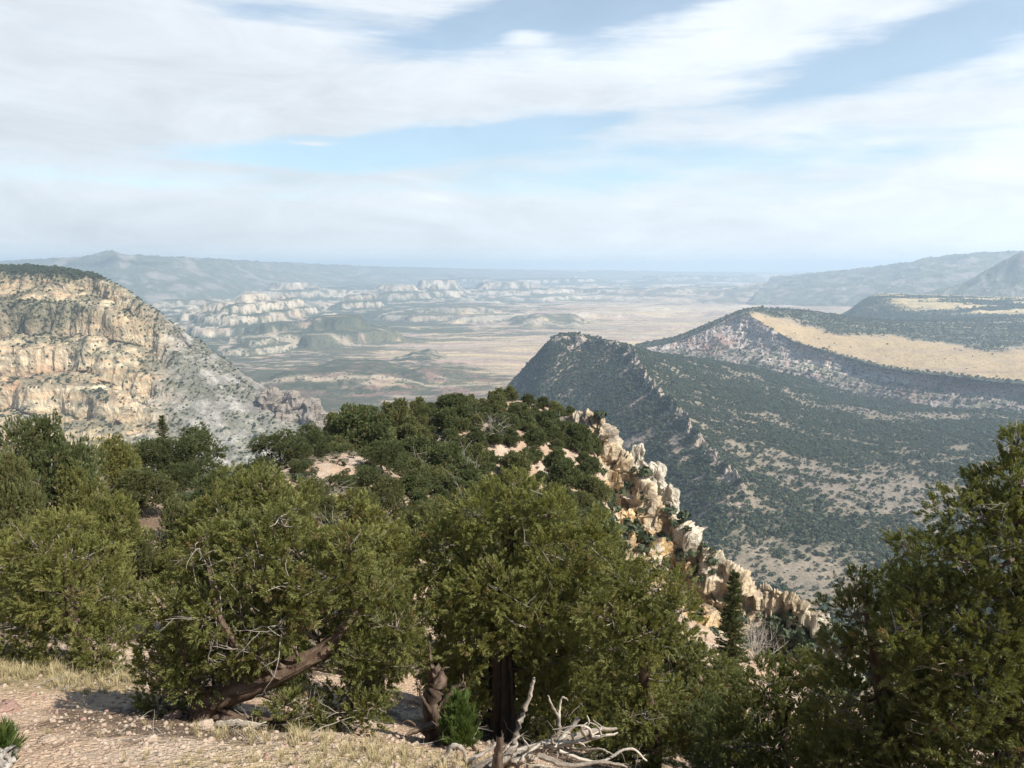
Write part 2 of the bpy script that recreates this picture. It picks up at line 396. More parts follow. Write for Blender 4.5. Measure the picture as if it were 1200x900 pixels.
l2 = fbm(su*7+.3*V_, V_*75, 5, 5, .6); c = mixc(c, C_(.20,.185,.16), (1-banded)*sst(.05, .35, l2)*.65); c = mixc(c, C_(.16,.15,.125), (1-banded)*np.exp(-((pxu-205)/45)**2)*np.exp(-((V_-.52)/.12)**2)*.6)
c = mixc(c, C_(.10,.10,.065), veg*.8); c = mixc(c, C_(.15,.14,.10), sst(.08, .38, fbm(X/22, Y/22, Z/9, 4, .65)+.12*flat)*.62*(.55+.45*banded)); topd = 1-sst(.315, .345, V_+.016*fbm(su*40, V_*12, 0, 3)+.11*sst(95, 135, pxu)); c = mixc(c, WOOD*1.15, topd*.96)
canyon_mat = terrain_mat('canyon_sandstone', 9, 6.0, (.05,.055,.03), .9, .3)
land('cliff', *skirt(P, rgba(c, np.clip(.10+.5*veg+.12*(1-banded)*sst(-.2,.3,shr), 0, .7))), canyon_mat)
SC_CANYON = (P, np.clip(.5*veg**1.5+.04+.05*(1-banded)+2.5*topd*(pxu < 130), 0, 3)*sst(.2, .6, np.abs(N[..., 2])+.15)*sst(.13, .16, V_)*(1-.55*(1-banded)*(V_ > .27)), N)

# ---- the ridge with its long wooded dip slope ------------------------------------------------------
RC = []
def ridge_col(crest, dips, scarp):
    c0 = at(*crest)
    s1 = c0+C_(*scarp); s2 = c0+C_(*scarp)*C_(2.3, 2.3, 1.7); s2[2] = min(s2[2], -450)
    RC.append([s2, s1, c0]+[at(*d) for d in dips])
ridge_col((600,449,2650), [(640,446,2650),(760,446,2700),(900,450,2750),(1100,462,2750),(1500,470,2700)], (-18,-70,-40))
ridge_col((632,415,2400), [(690,418,2520),(780,428,2600),(890,438,2650),(1080,462,2650),(1500,474,2600)], (-30,-100,-75))
ridge_col((657,393.5,2250), [(700,402,2330),(760,415,2430),(860,429,2540),(1060,462,2560),(1500,478,2500)], (-60,-135,-95))
ridge_col((700,408,2130), [(740,410,2220),(795,420,2330),(890,437,2430),(1060,468,2450),(1500,482,2400)], (-110,-120,-90))
ridge_col((737,419,2000), [(768,424,2070),(820,436,2180),(920,452,2280),(1060,474,2300),(1500,488,2250)], (-110,-110,-85))
ridge_col((757,450,1750), [(785,452,1800),(840,462,1880),(930,474,1950),(1060,488,1980),(1500,500,1950)], (-105,-90,-75))
ridge_col((795,492,1450), [(820,494,1490),(870,500,1540),(950,508,1590),(1070,515,1610),(1500,524,1600)], (-90,-70,-60))
ridge_col((838,542,1200), [(860,544,1230),(900,548,1260),(975,553,1300),(1080,558,1310),(1500,564,1300)], (-80,-50,-45))
ridge_col((872,585,1040), [(890,588,1055),(930,592,1070),(1000,597,1085),(1090,600,1090),(1500,606,1080)], (-70,-40,-30))
ridge_col((830,648,890), [(870,649,890),(920,650,890),(1000,652,890),(1100,656,890),(1500,664,880)], (-120,-20,-12))
ridge_col((760,760,690), [(830,758,690),(900,760,690),(1000,764,690),(1100,770,690),(1500,784,680)], (-140,-10,-12))
ridge_col((700,920,520), [(800,920,520),(900,920,520),(1000,920,520),(1100,925,520),(1500,940,520)], (-160,-10,-12))
NU, NV = 700, 560
P = loft(RC, NU, NV)
U_ = np.linspace(0, 1, NU)[:, None]+np.zeros((1, NV)); V_ = np.linspace(0, 1, NV)[None]+np.zeros((NU, 1))
X, Y, Z = P[..., 0].copy(), P[..., 1].copy(), P[..., 2].copy()
scarp = 1-sst(.27, .30, V_)
dip = 1-scarp
P[..., 2] += dip*(5.5*fbm(X/190, Y/190, 1, 5)+2.0*ridged(X/75, Y/140, 5, 4))*sst(.27, .42, V_)
gl = ridged(X/110, Y/110, Z/300, 5, .55)
P[..., 2] += scarp*9*(gl-.9)
P[..., 0] += scarp*10*(gl-.9)
crestm = np.exp(-((V_-.285)/.020)**2)*sst(.17, .24, U_)*(1-sst(.66, .74, U_))
rg = ridged(X/46, Y/46, 4, 5, .6); P[..., 2] += crestm*(24*np.clip(rg-.8, -.1, 1.2))
peak = np.exp(-((U_-.195)/.045)**2)*np.exp(-((V_-.262)/.028)**2)
N = normals(P); X, Y, Z = P[..., 0], P[..., 1], P[..., 2]
n1 = fbm(X/260, Y/260, 0, 5, .6); n2 = fbm(X/60, Y/60, 3, 5, .62); n3 = fbm(X/420+3, Y/160, 6, 4)
c = mixc(np.broadcast_to(C_(.20,.165,.12), P.shape), C_(.30,.24,.175), sst(0, .5, n2))
def spot(px, py, D, rx, ry):
    q = at(px, py, D); return np.exp(-((X-q[0])/rx)**2-((Y-q[1])/ry)**2)
clear = np.clip(spot(1010,570,1230,170,130)+.9*spot(1080,590,1140,110,110)+.7*spot(1060,478,2050,260,120)+.5*spot(935,455,2150,160,90)+.5*spot(860,605,1010,60,60)+.45*spot(900,690,820,80,70)+.4*spot(960,640,930,60,60)+.5*spot(1120,520,1600,230,70), 0, 1)
drain = np.clip(ridged(X/170+.4*n1, Y/330, 9, 4, .5)-1.05, 0, 1)
grassm = sst(.25, .6, clear+.4*n2)
c = mixc(c, C_(.205,.17,.133), grassm)
wooded = np.clip(sst(-.55, .15, n1*.8+n2*1.0+.30-1.2*clear-.55*drain), 0.08, 1)
streak = sst(.22, .5, n3+.5*n2)
c = mixc(c, C_(.265,.215,.165), streak*.5*(1-wooded*.6)*dip)
c = mixc(c, WOOD*1.0, wooded*.5)
c = mixc(c, WOOD*1.05, scarp*sst(-.6, .1, n2+.25)*.93)
gst = scarp*sst(.12, .4, ridged(X/75, Y/75, Z/260, 4)-.75); c = mixc(c, C_(.33,.25,.195), gst*.85)
rockc = np.clip(crestm*sst(.1, .5, rg-.35+.6*n2)+.95*peak, 0, 1)
c = mixc(c, C_(.31,.25,.205), rockc)
ridge_mat = terrain_mat('ridge_soil', 11, 5.0, (.04,.05,.028), .6, .35)
land('ridge', P, rgba(c, np.clip(.25+.4*wooded+.2*scarp-.3*rockc-.1*grassm, 0, .75)), ridge_mat)
SC_RIDGE = (P, np.clip(wooded*.92+.05+.8*scarp-.9*rockc-.9*gst, 0, 1)*(1-.55*streak*dip), N)

# ---- tan topped mesa with a pinkish cliff band ------------------------------------------------------
MC = []
def mesa_col(px, rim, D, base, bD, top2, top3):
    r_ = at(px, rim, D); b_ = at(px-4, base, bD); b2 = b_*.97; b2[2] = b_[2]-70
    m_ = r_*.42+b_*.58; m_[:2] = r_[:2]*.72+b_[:2]*.28
    lip = r_*1.012; lip[2] = r_[2]+1
    t2 = at(*top2); t3 = at(*top3); t4 = t3*1.12; t4[2] = t3[2]-60
    MC.append([b2, b_, m_, r_, lip, t2, t3, t4])
mesa_col(735, 412, 3050, 424, 2900, (740,409,3150), (745,405,3300))
mesa_col(790, 402, 3020, 424, 2820, (792,398,3120), (795,394,3260))
mesa_col(832, 386, 2980, 428, 2760, (834,381,3060), (838,377,3200))
mesa_col(868, 370, 2940, 432, 2700, (874,364,3080), (880,363,3230))
mesa_col(900, 384, 2850, 438, 2640, (905,367,3150), (910,363,3350))
mesa_col(940, 404, 2740, 444, 2570, (945,374,3200), (955,366,3500))
mesa_col(1000, 420, 2600, 456, 2460, (1005,384,3200), (1015,374,3600))
mesa_col(1060, 433, 2430, 466, 2330, (1070,392,3150), (1080,376,3650))
mesa_col(1120, 440, 2320, 474, 2220, (1130,397,3100), (1140,374,3700))
mesa_col(1200, 447, 2220, 486, 2120, (1210,400,3050), (1220,372,3700))
mesa_col(1320, 452, 2140, 498, 2040, (1330,400,3000), (1340,370,3700))
mesa_col(1500, 455, 2100, 505, 2000, (1510,400,3000), (1520,370,3700))
NU, NV = 760, 420
P = loft(MC, NU, NV)
U_ = np.linspace(0, 1, NU)[:, None]+np.zeros((1, NV)); V_ = np.linspace(0, 1, NV)[None]+np.zeros((NU, 1))
X, Y, Z = P[..., 0].copy(), P[..., 1].copy(), P[..., 2].copy()
face = sst(.08, .16, V_)*(1-sst(.40, .45, V_)); topm = sst(.42, .47, V_)
gl = ridged(X/150, Y/150, Z/400, 5, .58)
P[..., 1] += face*24*(gl-.9); P[..., 0] += face*9*(fbm(X/60, Y/60, Z/60, 4))
tz = V_*30+.4*fbm(X/120, Y/120, 4, 4); fr = tz-np.floor(tz)
P[..., 2] += face*11*(.5-sst(0, .35, fr)*.68-.32*fr+.3*fr)
P[..., 2] += topm*4*fbm(X/260, Y/260, 2, 4)
N = normals(P); X, Y, Z = P[..., 0], P[..., 1], P[..., 2]
n1 = fbm(X/220, Y/220, 1, 5, .6); n2 = fbm(X/60, Y/60, Z/40, 5, .62)
c = mixc(np.broadcast_to(C_(.38,.315,.28), P.shape), C_(.49,.42,.37), sst(-.1, .4, fbm(X/300, Y/300, Z/10, 4)))
c = mixc(c, C_(.34,.185,.14), sst(.1, .4, n1)*.6)
palec = at(968, 434, 2550); c = mixc(c, C_(.62,.54,.42), np.exp(-((X-palec[0])/55)**2)*sst(-345, -330, Z)*(1-sst(-312, -300, Z))*face*1.0); scr = face*(1-sst(.20, .30, V_)); c = mixc(c, C_(.20,.165,.135), scr*.6)  # the block of cliff that catches the sun is painted paler here
c = mixc(c, WOOD*1.5, face*sst(.05, .45, n2+.35*(np.abs(N[..., 2])-.45)-.12*sst(.28, .36, V_))*.65)
c = mixc(c, WOOD*1.2, (1-sst(.06, .14, V_+.03*n1))*.8)
tanf = sst(.515, .55, V_+.020*n2)*sst(.26, .33, U_+.02*n1)*(1-sst(.665, .695, V_+.025*n1))
dk = sst(-.08, .3, fbm(X/500+8, Y/130, 3, 5, .6)-.25*tanf+.02)
c = mixc(c, C_(.37,.272,.155), tanf*(1-.35*dk)); c = mixc(c, C_(.29,.21,.14), tanf*dk*.6)
wtop = topm*(1-tanf); c = mixc(c, WOOD*1.2, wtop*.92)
c = mixc(c, C_(.5,.4,.27), wtop*sst(.25, .5, fbm(X/300, Y/70, 1, 4))*.6)
mesa_mat = terrain_mat('mesa_rock', 14, 7.0, (.045,.05,.032), .8, .28)
_P, _A = skirt(P[:, ::-1], rgba(c, np.clip(.35*face+.5*wtop+.03*tanf, 0, .6))[:, ::-1]); land('mesa', _P[:, ::-1], _A[:, ::-1], mesa_mat)
SC_MESA = (P, np.clip(.13*face+.5*face*(1-sst(.18, .30, V_))+.9*wtop+.006+(1-sst(.02, .12, V_))*.6+.5*np.exp(-((V_-.445)/.02)**2), 0, 1), N)

MC = []
for px, y, D, yb, bD in [(960,383,4500,387,4300),(990,372,4600,386,4250),(1012,356,4800,386,4250),(1032,349.5,4900,386,4200),(1075,350.5,4900,387,4150),(1130,352,4850,388,4100),(1200,354,4800,388,4050),(1350,356,4700,390,4000),(1550,358,4700,392,4000)]:
    r_ = at(px, y, D); b_ = at(px, yb, bD); b2 = b_*.96; b2[2] = -470
    t2 = r_*1.16; t2[2] = r_[2]-10; t3 = r_*1.3; t3[2] = -470
    MC.append([b2, b_, b_*.45+r_*.55, r_, t2, t3])
P = loft(MC, 420, 200)
X, Y, Z = P[..., 0].copy(), P[..., 1].copy(), P[..., 2].copy()
V_ = np.linspace(0, 1, 200)[None]+np.zeros((420, 1))
P[..., 2] += 5*ridged(X/160, Y/160, 2, 5)*(1-sst(.6, .7, V_))-4
n1 = fbm(X/500, Y/110, 1, 5, .6)
c = mixc(np.broadcast_to(WOOD*.95, P.shape), C_(.50,.38,.21), sst(.0, .12, n1+.2)*sst(.36, .44, V_+.04*n1)*sst(2150, 2600, X+300*n1))
c = mixc(c, C_(.2,.165,.13), sst(.2, .5, fbm(X/120, Y/120, Z/30, 4))*(1-sst(.5, .6, V_))*.5)
SC_MESB = (P, np.clip(1.1-4*c[..., 0], 0, 1)*sst(.1, .3, V_)*(1-sst(.62, .7, V_)), normals(P))
land('mesa', P, rgba(c, .45), mesa_mat)
# ================================================================== NEAR HILLTOP
dn = lambda D: D if D < 60 else 60+(D-60)*.6           # the knoll and its rib stand a little nearer
atn = lambda px, py, D: at(px, py, dn(D))
CP = [(-200,900,6.2),(0,900,6.1),(100,900,6.1),(300,900,6.3),(500,900,6.9),(620,900,7.6),(760,905,9.6),(1000,980,8),(1250,1000,7.5),(-250,780,11),
      (0,800,11),(100,790,12),(215,838,8.8),(300,850,8.9),(400,860,9.4),(170,742,17),(60,740,15.5),(185,692,24),(590,872,10.6),(520,868,9.2),(30,655,22),(60,605,27),(240,645,24),(300,615,30),
      (-200,640,24),(-200,575,30),(380,575,42),(400,527,56),(390,545,50),(480,572,60),(540,575,66),(470,622,44),(440,700,26),(520,700,27),(600,680,33),(540,532,82),(610,510,94),(622,477,122),(560,492,112),
      (480,500,90),(660,503,118),(650,560,88),(690,595,80),(690,650,58),(640,620,58),(0,580,34),(130,570,38),(225,568,43),(320,562,54),(600,760,21),(690,760,25),(760,790,24),(850,860,20),(950,930,14)]
CW = np.array([atn(*q) for q in CP]+[(0, 0, -1.7), (-6, 0, -1.6), (6, 0, -2.0), (0, -6, -1.5), (-30, 0, -4), (-40, 30, -11), (30, 5, -6)])
def _tk(r2): return .5*r2*np.log(r2+1e-6)
_n = len(CW); _A = np.zeros((_n+3, _n+3)); _d = CW[:, None, :2]-CW[None, :, :2]
_A[:_n, :_n] = _tk((_d**2).sum(-1))+np.eye(_n)*6.0; _A[:_n, _n] = 1; _A[:_n, _n+1:] = CW[:, :2]; _A[_n, :_n] = 1; _A[_n+1:, :_n] = CW[:, :2].T
_W = np.linalg.solve(_A, np.concatenate([CW[:, 2], np.zeros(3)]))
EDGE = np.array([atn(*q)[:2] for q in [(-300,540,36),(0,548,38),(130,540,42),(225,538,48),(320,535,58),(380,500,80),(480,480,98),(560,468,118),(620,458,126),(668,480,126),(684,495,120),(686,540,104),(688,600,84),(702,660,64),(752,720,48),(835,790,36),(965,860,26),(1300,900,18)]]+[(30, -10), (-60, -10)])
def sd_out(X, Y):
    """distance outside the hilltop's edge (0 inside)"""
    X, Y = np.asarray(X, float), np.asarray(Y, float)
    best = np.full(X.shape, 1e9); ins = np.zeros(X.shape, bool)
    for (x0, y0), (x1, y1) in zip(EDGE, np.roll(EDGE, -1, 0)):
        ex, ey = x1-x0, y1-y0; t = np.clip(((X-x0)*ex+(Y-y0)*ey)/(ex*ex+ey*ey), 0, 1)
        best = np.minimum(best, (X-x0-t*ex)**2+(Y-y0-t*ey)**2)
        if y1 != y0: ins ^= ((y0 > Y) != (y1 > Y)) & (X < ex*(Y-y0)/ey+x0)
    return np.where(ins, 0, np.sqrt(best))
def hN(X, Y):
    X, Y = np.asarray(X, float), np.asarray(Y, float)
    z = _W[_n]+_W[_n+1]*X+_W[_n+2]*Y
    for k in range(_n): z = z+_W[k]*_tk((X-CW[k, 0])**2+(Y-CW[k, 1])**2)
    R_ = np.hypot(X, Y); s = sd_out(X, Y)
    z = np.clip(z, -34, -1.2)
    rk = sst(0, 6, s)*(X > 4)
    z = z+rk*1.6*(ridged(X/5, Y/5, 3, 4, .6)-.8)
    z = z+.05*fbm(X/1.3, Y/1.3, 0, 4)+.022*fbm(X*2.5, Y*2.5, 5, 3)*(R_ < 40)+.25*fbm(X/7, Y/7, 2, 3)*sst(14, 30, R_)
    return z-(1.25+1.1*sst(0, 8, X))*np.maximum(s-1.0, 0)*(1+.15*fbm(X/6, Y/6, 1, 3))
def ground_hit(px, py, d0=3.0, d1=140):
    D = np.exp(np.linspace(math.log(d0), math.log(d1), 500))
    P = np.array([at(px, py, d) for d in D]); h = hN(P[:, 0], P[:, 1])
    k = np.nonzero(P[:, 2] < h)[0]
    return None if len(k) == 0 else np.array((P[k[0], 0], P[k[0], 1], h[k[0]]))

TREE_BASES = []        # (x, y, radius) of the places where needle litter and painted tree shade lie

# ---- rib of pale rock falling away to the right ---------------------------------------------------
RBC = []
for cr, fs in [((640,520,125), [(640,530,114),(650,545,102),(655,585,86),(660,630,66)]), ((682,516,121), [(686,536,113),(690,558,105),(692,604,92),(695,660,66)]),
               ((712,512,117), [(712,548,112),(710,588,106),(710,634,97),(715,700,66)]), ((736,552,113), [(735,580,109),(733,614,104),(735,660,96),(740,730,66)]),
               ((763,590,109), [(760,614,106),(760,648,101),(762,694,94),(770,760,66)]), ((795,630,105), [(790,654,102),(790,688,98),(795,730,92),(805,790,66)]),
               ((826,660,101), [(822,684,99),(822,714,96),(830,754,90),(840,820,66)]), ((860,686,98), [(858,710,96),(860,740,93),(866,780,88),(880,845,66)]),
               ((893,712,96), [(893,735,94),(895,765,91),(900,805,86),(915,870,66)]), ((926,720,94), [(925,745,92),(925,775,90),(930,815,85),(945,880,66)]),
               ((958,742,92), [(955,766,90),(957,796,88),(960,836,84),(975,900,66)]), ((1000,800,90), [(1000,820,88),(1000,850,85),(1005,890,81),(1020,960,66)]), ((1060,880,90), [(1060,900,88),(1060,930,85),(1065,970,81),(1080,1040,66)])]:
    c0 = atn(*cr); RBC.append([c0+C_(70, 45, -300), c0+C_(16, 12, -45), c0]+[atn(*f) for f in fs])
NU, NV = 520, 330
P = loft(RBC, NU, NV)
U_ = np.linspace(0, 1, NU)[:, None]+np.zeros((1, NV)); V_ = np.linspace(0, 1, NV)[None]+np.zeros((NU, 1))
X, Y, Z = P[..., 0], P[..., 1], P[..., 2]
N = normals(P); N *= np.sign(-N[..., 1:2]+1e-6)
am = sst(.20, .36, V_)*sst(.02, .15, U_)*(1-.5*np.exp(-((V_-.34)/.07)**2))
ca = ridged(X/6, Y/6, Z/9, 6, .64); n0 = fbm(X/6, Y/6, Z/6, 3); bl = sum(.55**i*np.abs(pn(X*2**i/4.2+3*i, Y*2**i/4.2, Z*2**i/5.5+i))*1.6 for i in range(4))
P = P+N*(am*(1.7*(ca-.85)+.9*(bl-.45)+.9*fbm(X/2.2, Y/2.2, Z/2.2, 4)-1.3*np.clip(ridged(X/4+.3*n0, Y/4, Z/11, 3, .5)-1.15, 0, 1)**.6*1.2))[..., None]
tz = (P[..., 2]+.25*X+1.3*fbm(X/9, Y/9, Z/9, 3))/3.4; fr = tz-np.floor(tz)
P[..., 2] += am*.9*(.5-sst(0, .4, fr)*.7-.3*fr+.25*fr)
N = normals(P); X, Y, Z = P[..., 0], P[..., 1], P[..., 2]
flat = sst(.45, .8, np.abs(N[..., 2])); n1 = fbm(X/10, Y/10, Z/8, 4); n2 = fbm(X/2.5, Y/2.5, Z/2, 4)
c = mixc(np.broadcast_to(C_(.50,.40,.27), P.shape), C_(.58,.51,.40), sst(-.2, .3, n1)); bed = fbm(X/14, Y/14, (Z+.3*X)/.9, 4, .6); c = mixc(c, C_(.36,.27,.18), sst(.1, .35, bed)*.65)
yel = np.exp(-((U_-.34)/.2)**2)*sst(.36, .50, V_)
c = mixc(c, C_(.62,.40,.18), np.clip(yel*1.2, 0, 1)*sst(-.45, .1, n2+.4*n1))
c = mixc(c, C_(.50,.34,.23), sst(.15, .4, n2)*.5)
c = mixc(c, C_(.44,.33,.23), flat*sst(-.3, .1, n2)*.85)
c = mixc(c, C_(.12,.11,.07), sst(.05, .45, n2+.3*n1+.25*flat)*.6); c = mixc(c, C_(.30,.27,.235), sst(.0, .35, fbm(X/3, Y/3, Z/9, 5))*.6*(1-yel))
near_rock = terrain_mat('pale_rock', .9, 0, bump=1.0, var=.3)
land('rock_slope', P, rgba(c), near_rock)
SC_RIB = (P, (flat+.12)*sst(.28, .34, V_)*(1-sst(.9, 1, V_))*np.clip(.35+n1, .05, 1), N)

def rock_mesh(w, d, h, seed, taper=.55, jag=1.0, nu=60, nv=52):
    """a weathered block: w,d,h in metres, foot at z=0 (continues below)"""
    th = np.linspace(0, 2*math.pi, nu, endpoint=False)[:, None]; v = np.linspace(0, 1, nv)[None]
    rad = (1-(1-taper)*np.clip(v/.82, 0, 1)**1.5)*np.sqrt(np.clip(1-np.clip((v-.80)/.20, 0, 1)**2, 0, 1))
    sq = 1/np.maximum(np.abs(np.cos(th)), np.abs(np.sin(th)))**.6
    x = np.cos(th)*rad*sq*w/2; y = np.sin(th)*rad*sq*d/2; z = v*h*1.25-.25*h+0*th
    P = np.stack([x, y, z], -1); n = np.stack([np.cos(th)+0*v, np.sin(th)+0*v, .3+0*th+0*v], -1)
    s = max(w, d)
    r = ridged(x/s*2.6+seed, y/s*2.6, z/s*.8, 6, .62)-.9-.8*np.clip(ridged(x/s*1.7, y/s*1.7+seed, z/s*.5, 3)-1.1, 0, 1); r2 = fbm(x/s*6+seed, y/s*6, z/s*5, 4)
    P = P+n*(jag*(r*.17*s+r2*.07*s)*np.minimum(1, rad*1.6+.25))[..., None]
    P[..., 2] += .03*h*np.sin(z/h*26+3*fbm(x/s*2, y/s*2, z/s, 2)+seed)*np.minimum(1, rad*2)
    P = P+n*(.022*s*np.tanh(3*np.sin(z/h*19+x/s*2+seed)))[..., None]
    P[..., 2] += .14*h*fbm(x/s*2.5, y/s*2.5, seed, 3)*v
    i = np.arange(nu*nv).reshape(nu, nv); j = np.roll(i, -1, 0)
    Fq = np.stack([i[:, :-1], j[:, :-1], j[:, 1:], i[:, 1:]], -1).reshape(-1, 4)
    return P.reshape(-1, 3), Fq
def rock_mat(name, c1, c2, c3, s=.8):
    m, t, out = new_mat(name)
    tc = t.add('ShaderNodeNewGeometry').outputs['Position']
    n1 = t.noise(tc, 1/s, 7, .65); n2 = t.noise(tc, .25/s, 4, .6); mu = t.noise(tc, 3.5/s, 5, .7)
    c = t.ramp(n1, [(.3, c1), (.55, c2), (.72, c3)])
    c = t.mix(t.smooth(.55, .75, n2), c, (*[.75*q for q in c3], 1))
    c = t.mix(t.math('MULTIPLY', t.smooth(.58, .75, mu), .45), c, (.16, .135, .105, 1))
    principled(t, out, c, .95, .1, t.math('ADD', n1, t.math('MULTIPLY', mu, .4)), s*.5, 1.0)
    return m
M_SPIRE = rock_mat('weathered_cream_rock', (.36,.325,.27), (.48,.43,.35), (.56,.49,.38))
M_YROCK = rock_mat('ochre_rock', (.55,.36,.17), (.62,.46,.27), (.66,.55,.4))
M_STONE = rock_mat('field_stone', (.36,.27,.2), (.46,.36,.28), (.55,.47,.38), .12)
M_REDST = rock_mat('red_stone', (.30,.18,.14), (.38,.25,.2), (.44,.32,.26), .12)
def spire(x0, yt, x1, yb, D, seed, label, mat=M_SPIRE, depth=1.0, taper=.5, jag=1.0, group='pale rock spires on the cliff edge'):
    D = dn(D)
    top, bot = at((x0+x1)/2, yt, D), at((x0+x1)/2, yb, D)
    h = top[2]-bot[2]; w = (x1-x0)/F*D*1.02; h *= .84
    V, Fq = rock_mesh(w, w*depth, h*1.08, seed, taper, jag)
    o = link('rock_spire', mesh_np('rock_spire', V, Fq, False), mat); o.location = bot; o.rotation_euler = (0, 0, seed*1.7)
    return tag(o, label, 'rock', group)
spire(732,513,762,600,129, 2.1, 'broad jagged spire, tallest of the grey row beyond the cliff edge', depth=1.4, taper=.45)
spire(752,533,780,612,126, 3.7, 'craggy grey spire just below the tallest one', depth=1.3, taper=.45)
spire(768,562,794,636,122, 4.2, 'cream spire with a ragged top halfway down the rock row', depth=1.2)
spire(895,709,917,765,96, 9.6, 'white rock fin, left one of the twin fins', depth=.6, taper=.7)
spire(916,706,944,765,95, 10.2, 'white rock fin, wider right one of the twin fins', depth=.6, taper=.7)
spire(679,583,700,634,86, 14.4, 'ochre block standing among shrubs below the knoll', M_YROCK, .8, .7)
spire(718,592,746,650,104, 15.5, 'ochre buttress at the head of the yellow cliff', M_YROCK, .7, .8)
spire(744,616,772,680,102, 16.1, 'ochre buttress lower down the yellow cliff', M_YROCK, .7, .8)

def outcrop(x0, yt, x1, yb, D, seed, label, mat, group):
    top, bot = at((x0+x1)/2, yt, D), at((x0+x1)/2, yb, D); h = (top[2]-bot[2])*.95; w = (x1-x0)/F*D
    V, Fq = rock_mesh(w, w*1.3, h, seed, .45, .9, 40, 34); o = link('rock_outcrop', mesh_np('rock_outcrop', V, Fq, False), mat); o.location = bot; o.rotation_euler = (0, 0, seed)
    tag(o, label, 'rock', group)
M_FARR = rock_mat('far_grey_rock', (.18,.155,.13), (.25,.21,.175), (.33,.265,.205), 9)
for q in [(298,452,334,500,1345, 1.2, 'grey rock knob at the lower end of the pale dip slope'), (326,456,360,502,1340, 2.6, 'tan domed rock at the far end of the canyon wall'), (350,466,382,506,1335, 3.9, 'last low rock dome where the canyon wall meets the valley')]: outcrop(*q, M_FARR, 'rock domes at the end of the canyon wall')
for q in [(729,412,744,434,1985, 4.4, 'dark rock tooth on the ridge crest below the peak'), (750,443,766,470,1760, 5.1, 'second rock tooth farther down the ridge crest'), (772,466,786,492,1600, 6.2, 'low rock tooth in the middle of the ridge crest'), (646,393,664,414,2245, 7.7, 'cliffy rock cap on the peak of the dark ridge'), (668,399,690,420,2195, 8.2, 'broken rock band right below the ridge peak')]: outcrop(*q, M_FARR, 'rock teeth along the dark ridge')
# ================================================================== PLANTS
def foliage_mat(name, lo, hi, tipc, dry=(.16,.11,.05), trans=.3, dryamt=.06):
    m, t, out = new_mat(name)
    ti = t.add('ShaderNodeAttribute', attribute_name='tint').outputs['Fac']; tp = t.add('ShaderNodeAttribute', attribute_name='tip').outputs['Fac']
    ra = t.add('ShaderNodeObjectInfo').outputs['Random']
    g = t.add('ShaderNodeNewGeometry').outputs['Position']
    n = t.noise(g, 1.6, 3, .5)
    f = t.math('ADD', t.math('MULTIPLY', ti, .55), t.math('ADD', t.math('MULTIPLY', t.math('SUBTRACT', n, .35), .9), t.math('MULTIPLY', t.math('SUBTRACT', ra, .5), .45)), clamp=True)
    c = t.mix(f, (*lo, 1), (*hi, 1)); c = t.mix(t.math('MULTIPLY', tp, .6), c, (*tipc, 1))
    pn_ = t.smooth(.62, .74, t.noise(g, .85, 4, .6))
    c = t.mix(t.math('MULTIPLY', t.math('MAXIMUM', t.math('GREATER_THAN', ti, 1-dryamt), t.math('MULTIPLY', pn_, .55)), .8), c, (*dry, 1))
    b = t.add('ShaderNodeBsdfPrincipled'); t.put(b.inputs['Base Color'], c); b.inputs['Roughness'].default_value = .65; b.inputs['Specular IOR Level'].default_value = .25
    tr = t.add('ShaderNodeBsdfTranslucent'); t.put(tr.inputs[0], t.mix(1.0, c, (1.3, 1.25, .6, 1), blend='MULTIPLY'))
    mx = t.add('ShaderNodeMixShader'); mx.inputs[0].default_value = trans; t.l.new(b.outputs[0], mx.inputs[1]); t.l.new(tr.outputs[0], mx.inputs[2]); t.l.new(mx.outputs[0], out.inputs[0])
    return m
M_JUN = foliage_mat('juniper_foliage', (.085,.098,.030), (.215,.22,.066), (.34,.325,.12), trans=.38)  # pale new growth, with sunlit highlights also put into the tip colour
M_JUND = foliage_mat('dull_juniper_foliage', (.075,.088,.036), (.160,.168,.064), (.25,.25,.105), trans=.36)
M_PIN = foliage_mat('pinyon_foliage', (.056,.074,.030), (.122,.142,.056), (.16,.18,.075), trans=.34)
M_RIGHT = foliage_mat('dark_pine_foliage', (.058,.072,.023), (.135,.150,.048), (.27,.27,.095), trans=.36)
M_YOUNG = foliage_mat('young_foliage', (.05,.085,.02), (.085,.13,.03), (.12,.16,.04))
def bark_mat(name, c1, c2, s=.05):
    m, t, out = new_mat(name)
    tc = t.add('ShaderNodeTexCoord').outputs['Object']; mp = t.add('ShaderNodeMapping'); t.l.new(tc, mp.inputs[0]); mp.inputs['Scale'].default_value = (1, 1, .22)
    n = t.noise(mp.outputs[0], 1/s, 6, .65, .5); n2 = t.noise(tc, 3, 3, .5)
    gr = t.add('ShaderNodeAttribute', attribute_name='grain').outputs['Fac']; pl = t.add('ShaderNodeAttribute', attribute_name='pale').outputs['Fac']
    c = t.mix(t.smooth(.3, .7, t.math('ADD', t.math('MULTIPLY', n, .55), t.math('MULTIPLY', gr, .45))), (*c1, 1), (*c2, 1)); c = t.mix(t.math('MULTIPLY', n2, .4), c, (*[q*.6 for q in c1], 1)); c = t.mix(pl, c, (.30,.265,.225, 1))
    principled(t, out, c, .9, .1, n, s*.5, 1.0); return m
M_BARK = bark_mat('juniper_bark', (.085,.055,.038), (.21,.155,.115))
M_BARKD = bark_mat('shaded_bark', (.035,.026,.02), (.095,.072,.054))  # darker bark copy: the central trunk's shade is put into its colour
M_TWIG = bark_mat('grey_twig_wood', (.22,.195,.17), (.42,.385,.34))
M_DEAD = bark_mat('weathered_dead_wood', (.22,.185,.15), (.54,.48,.40), .03)
M_OLD = bark_mat('brown_dead_wood', (.075,.052,.038), (.20,.145,.11), .03)

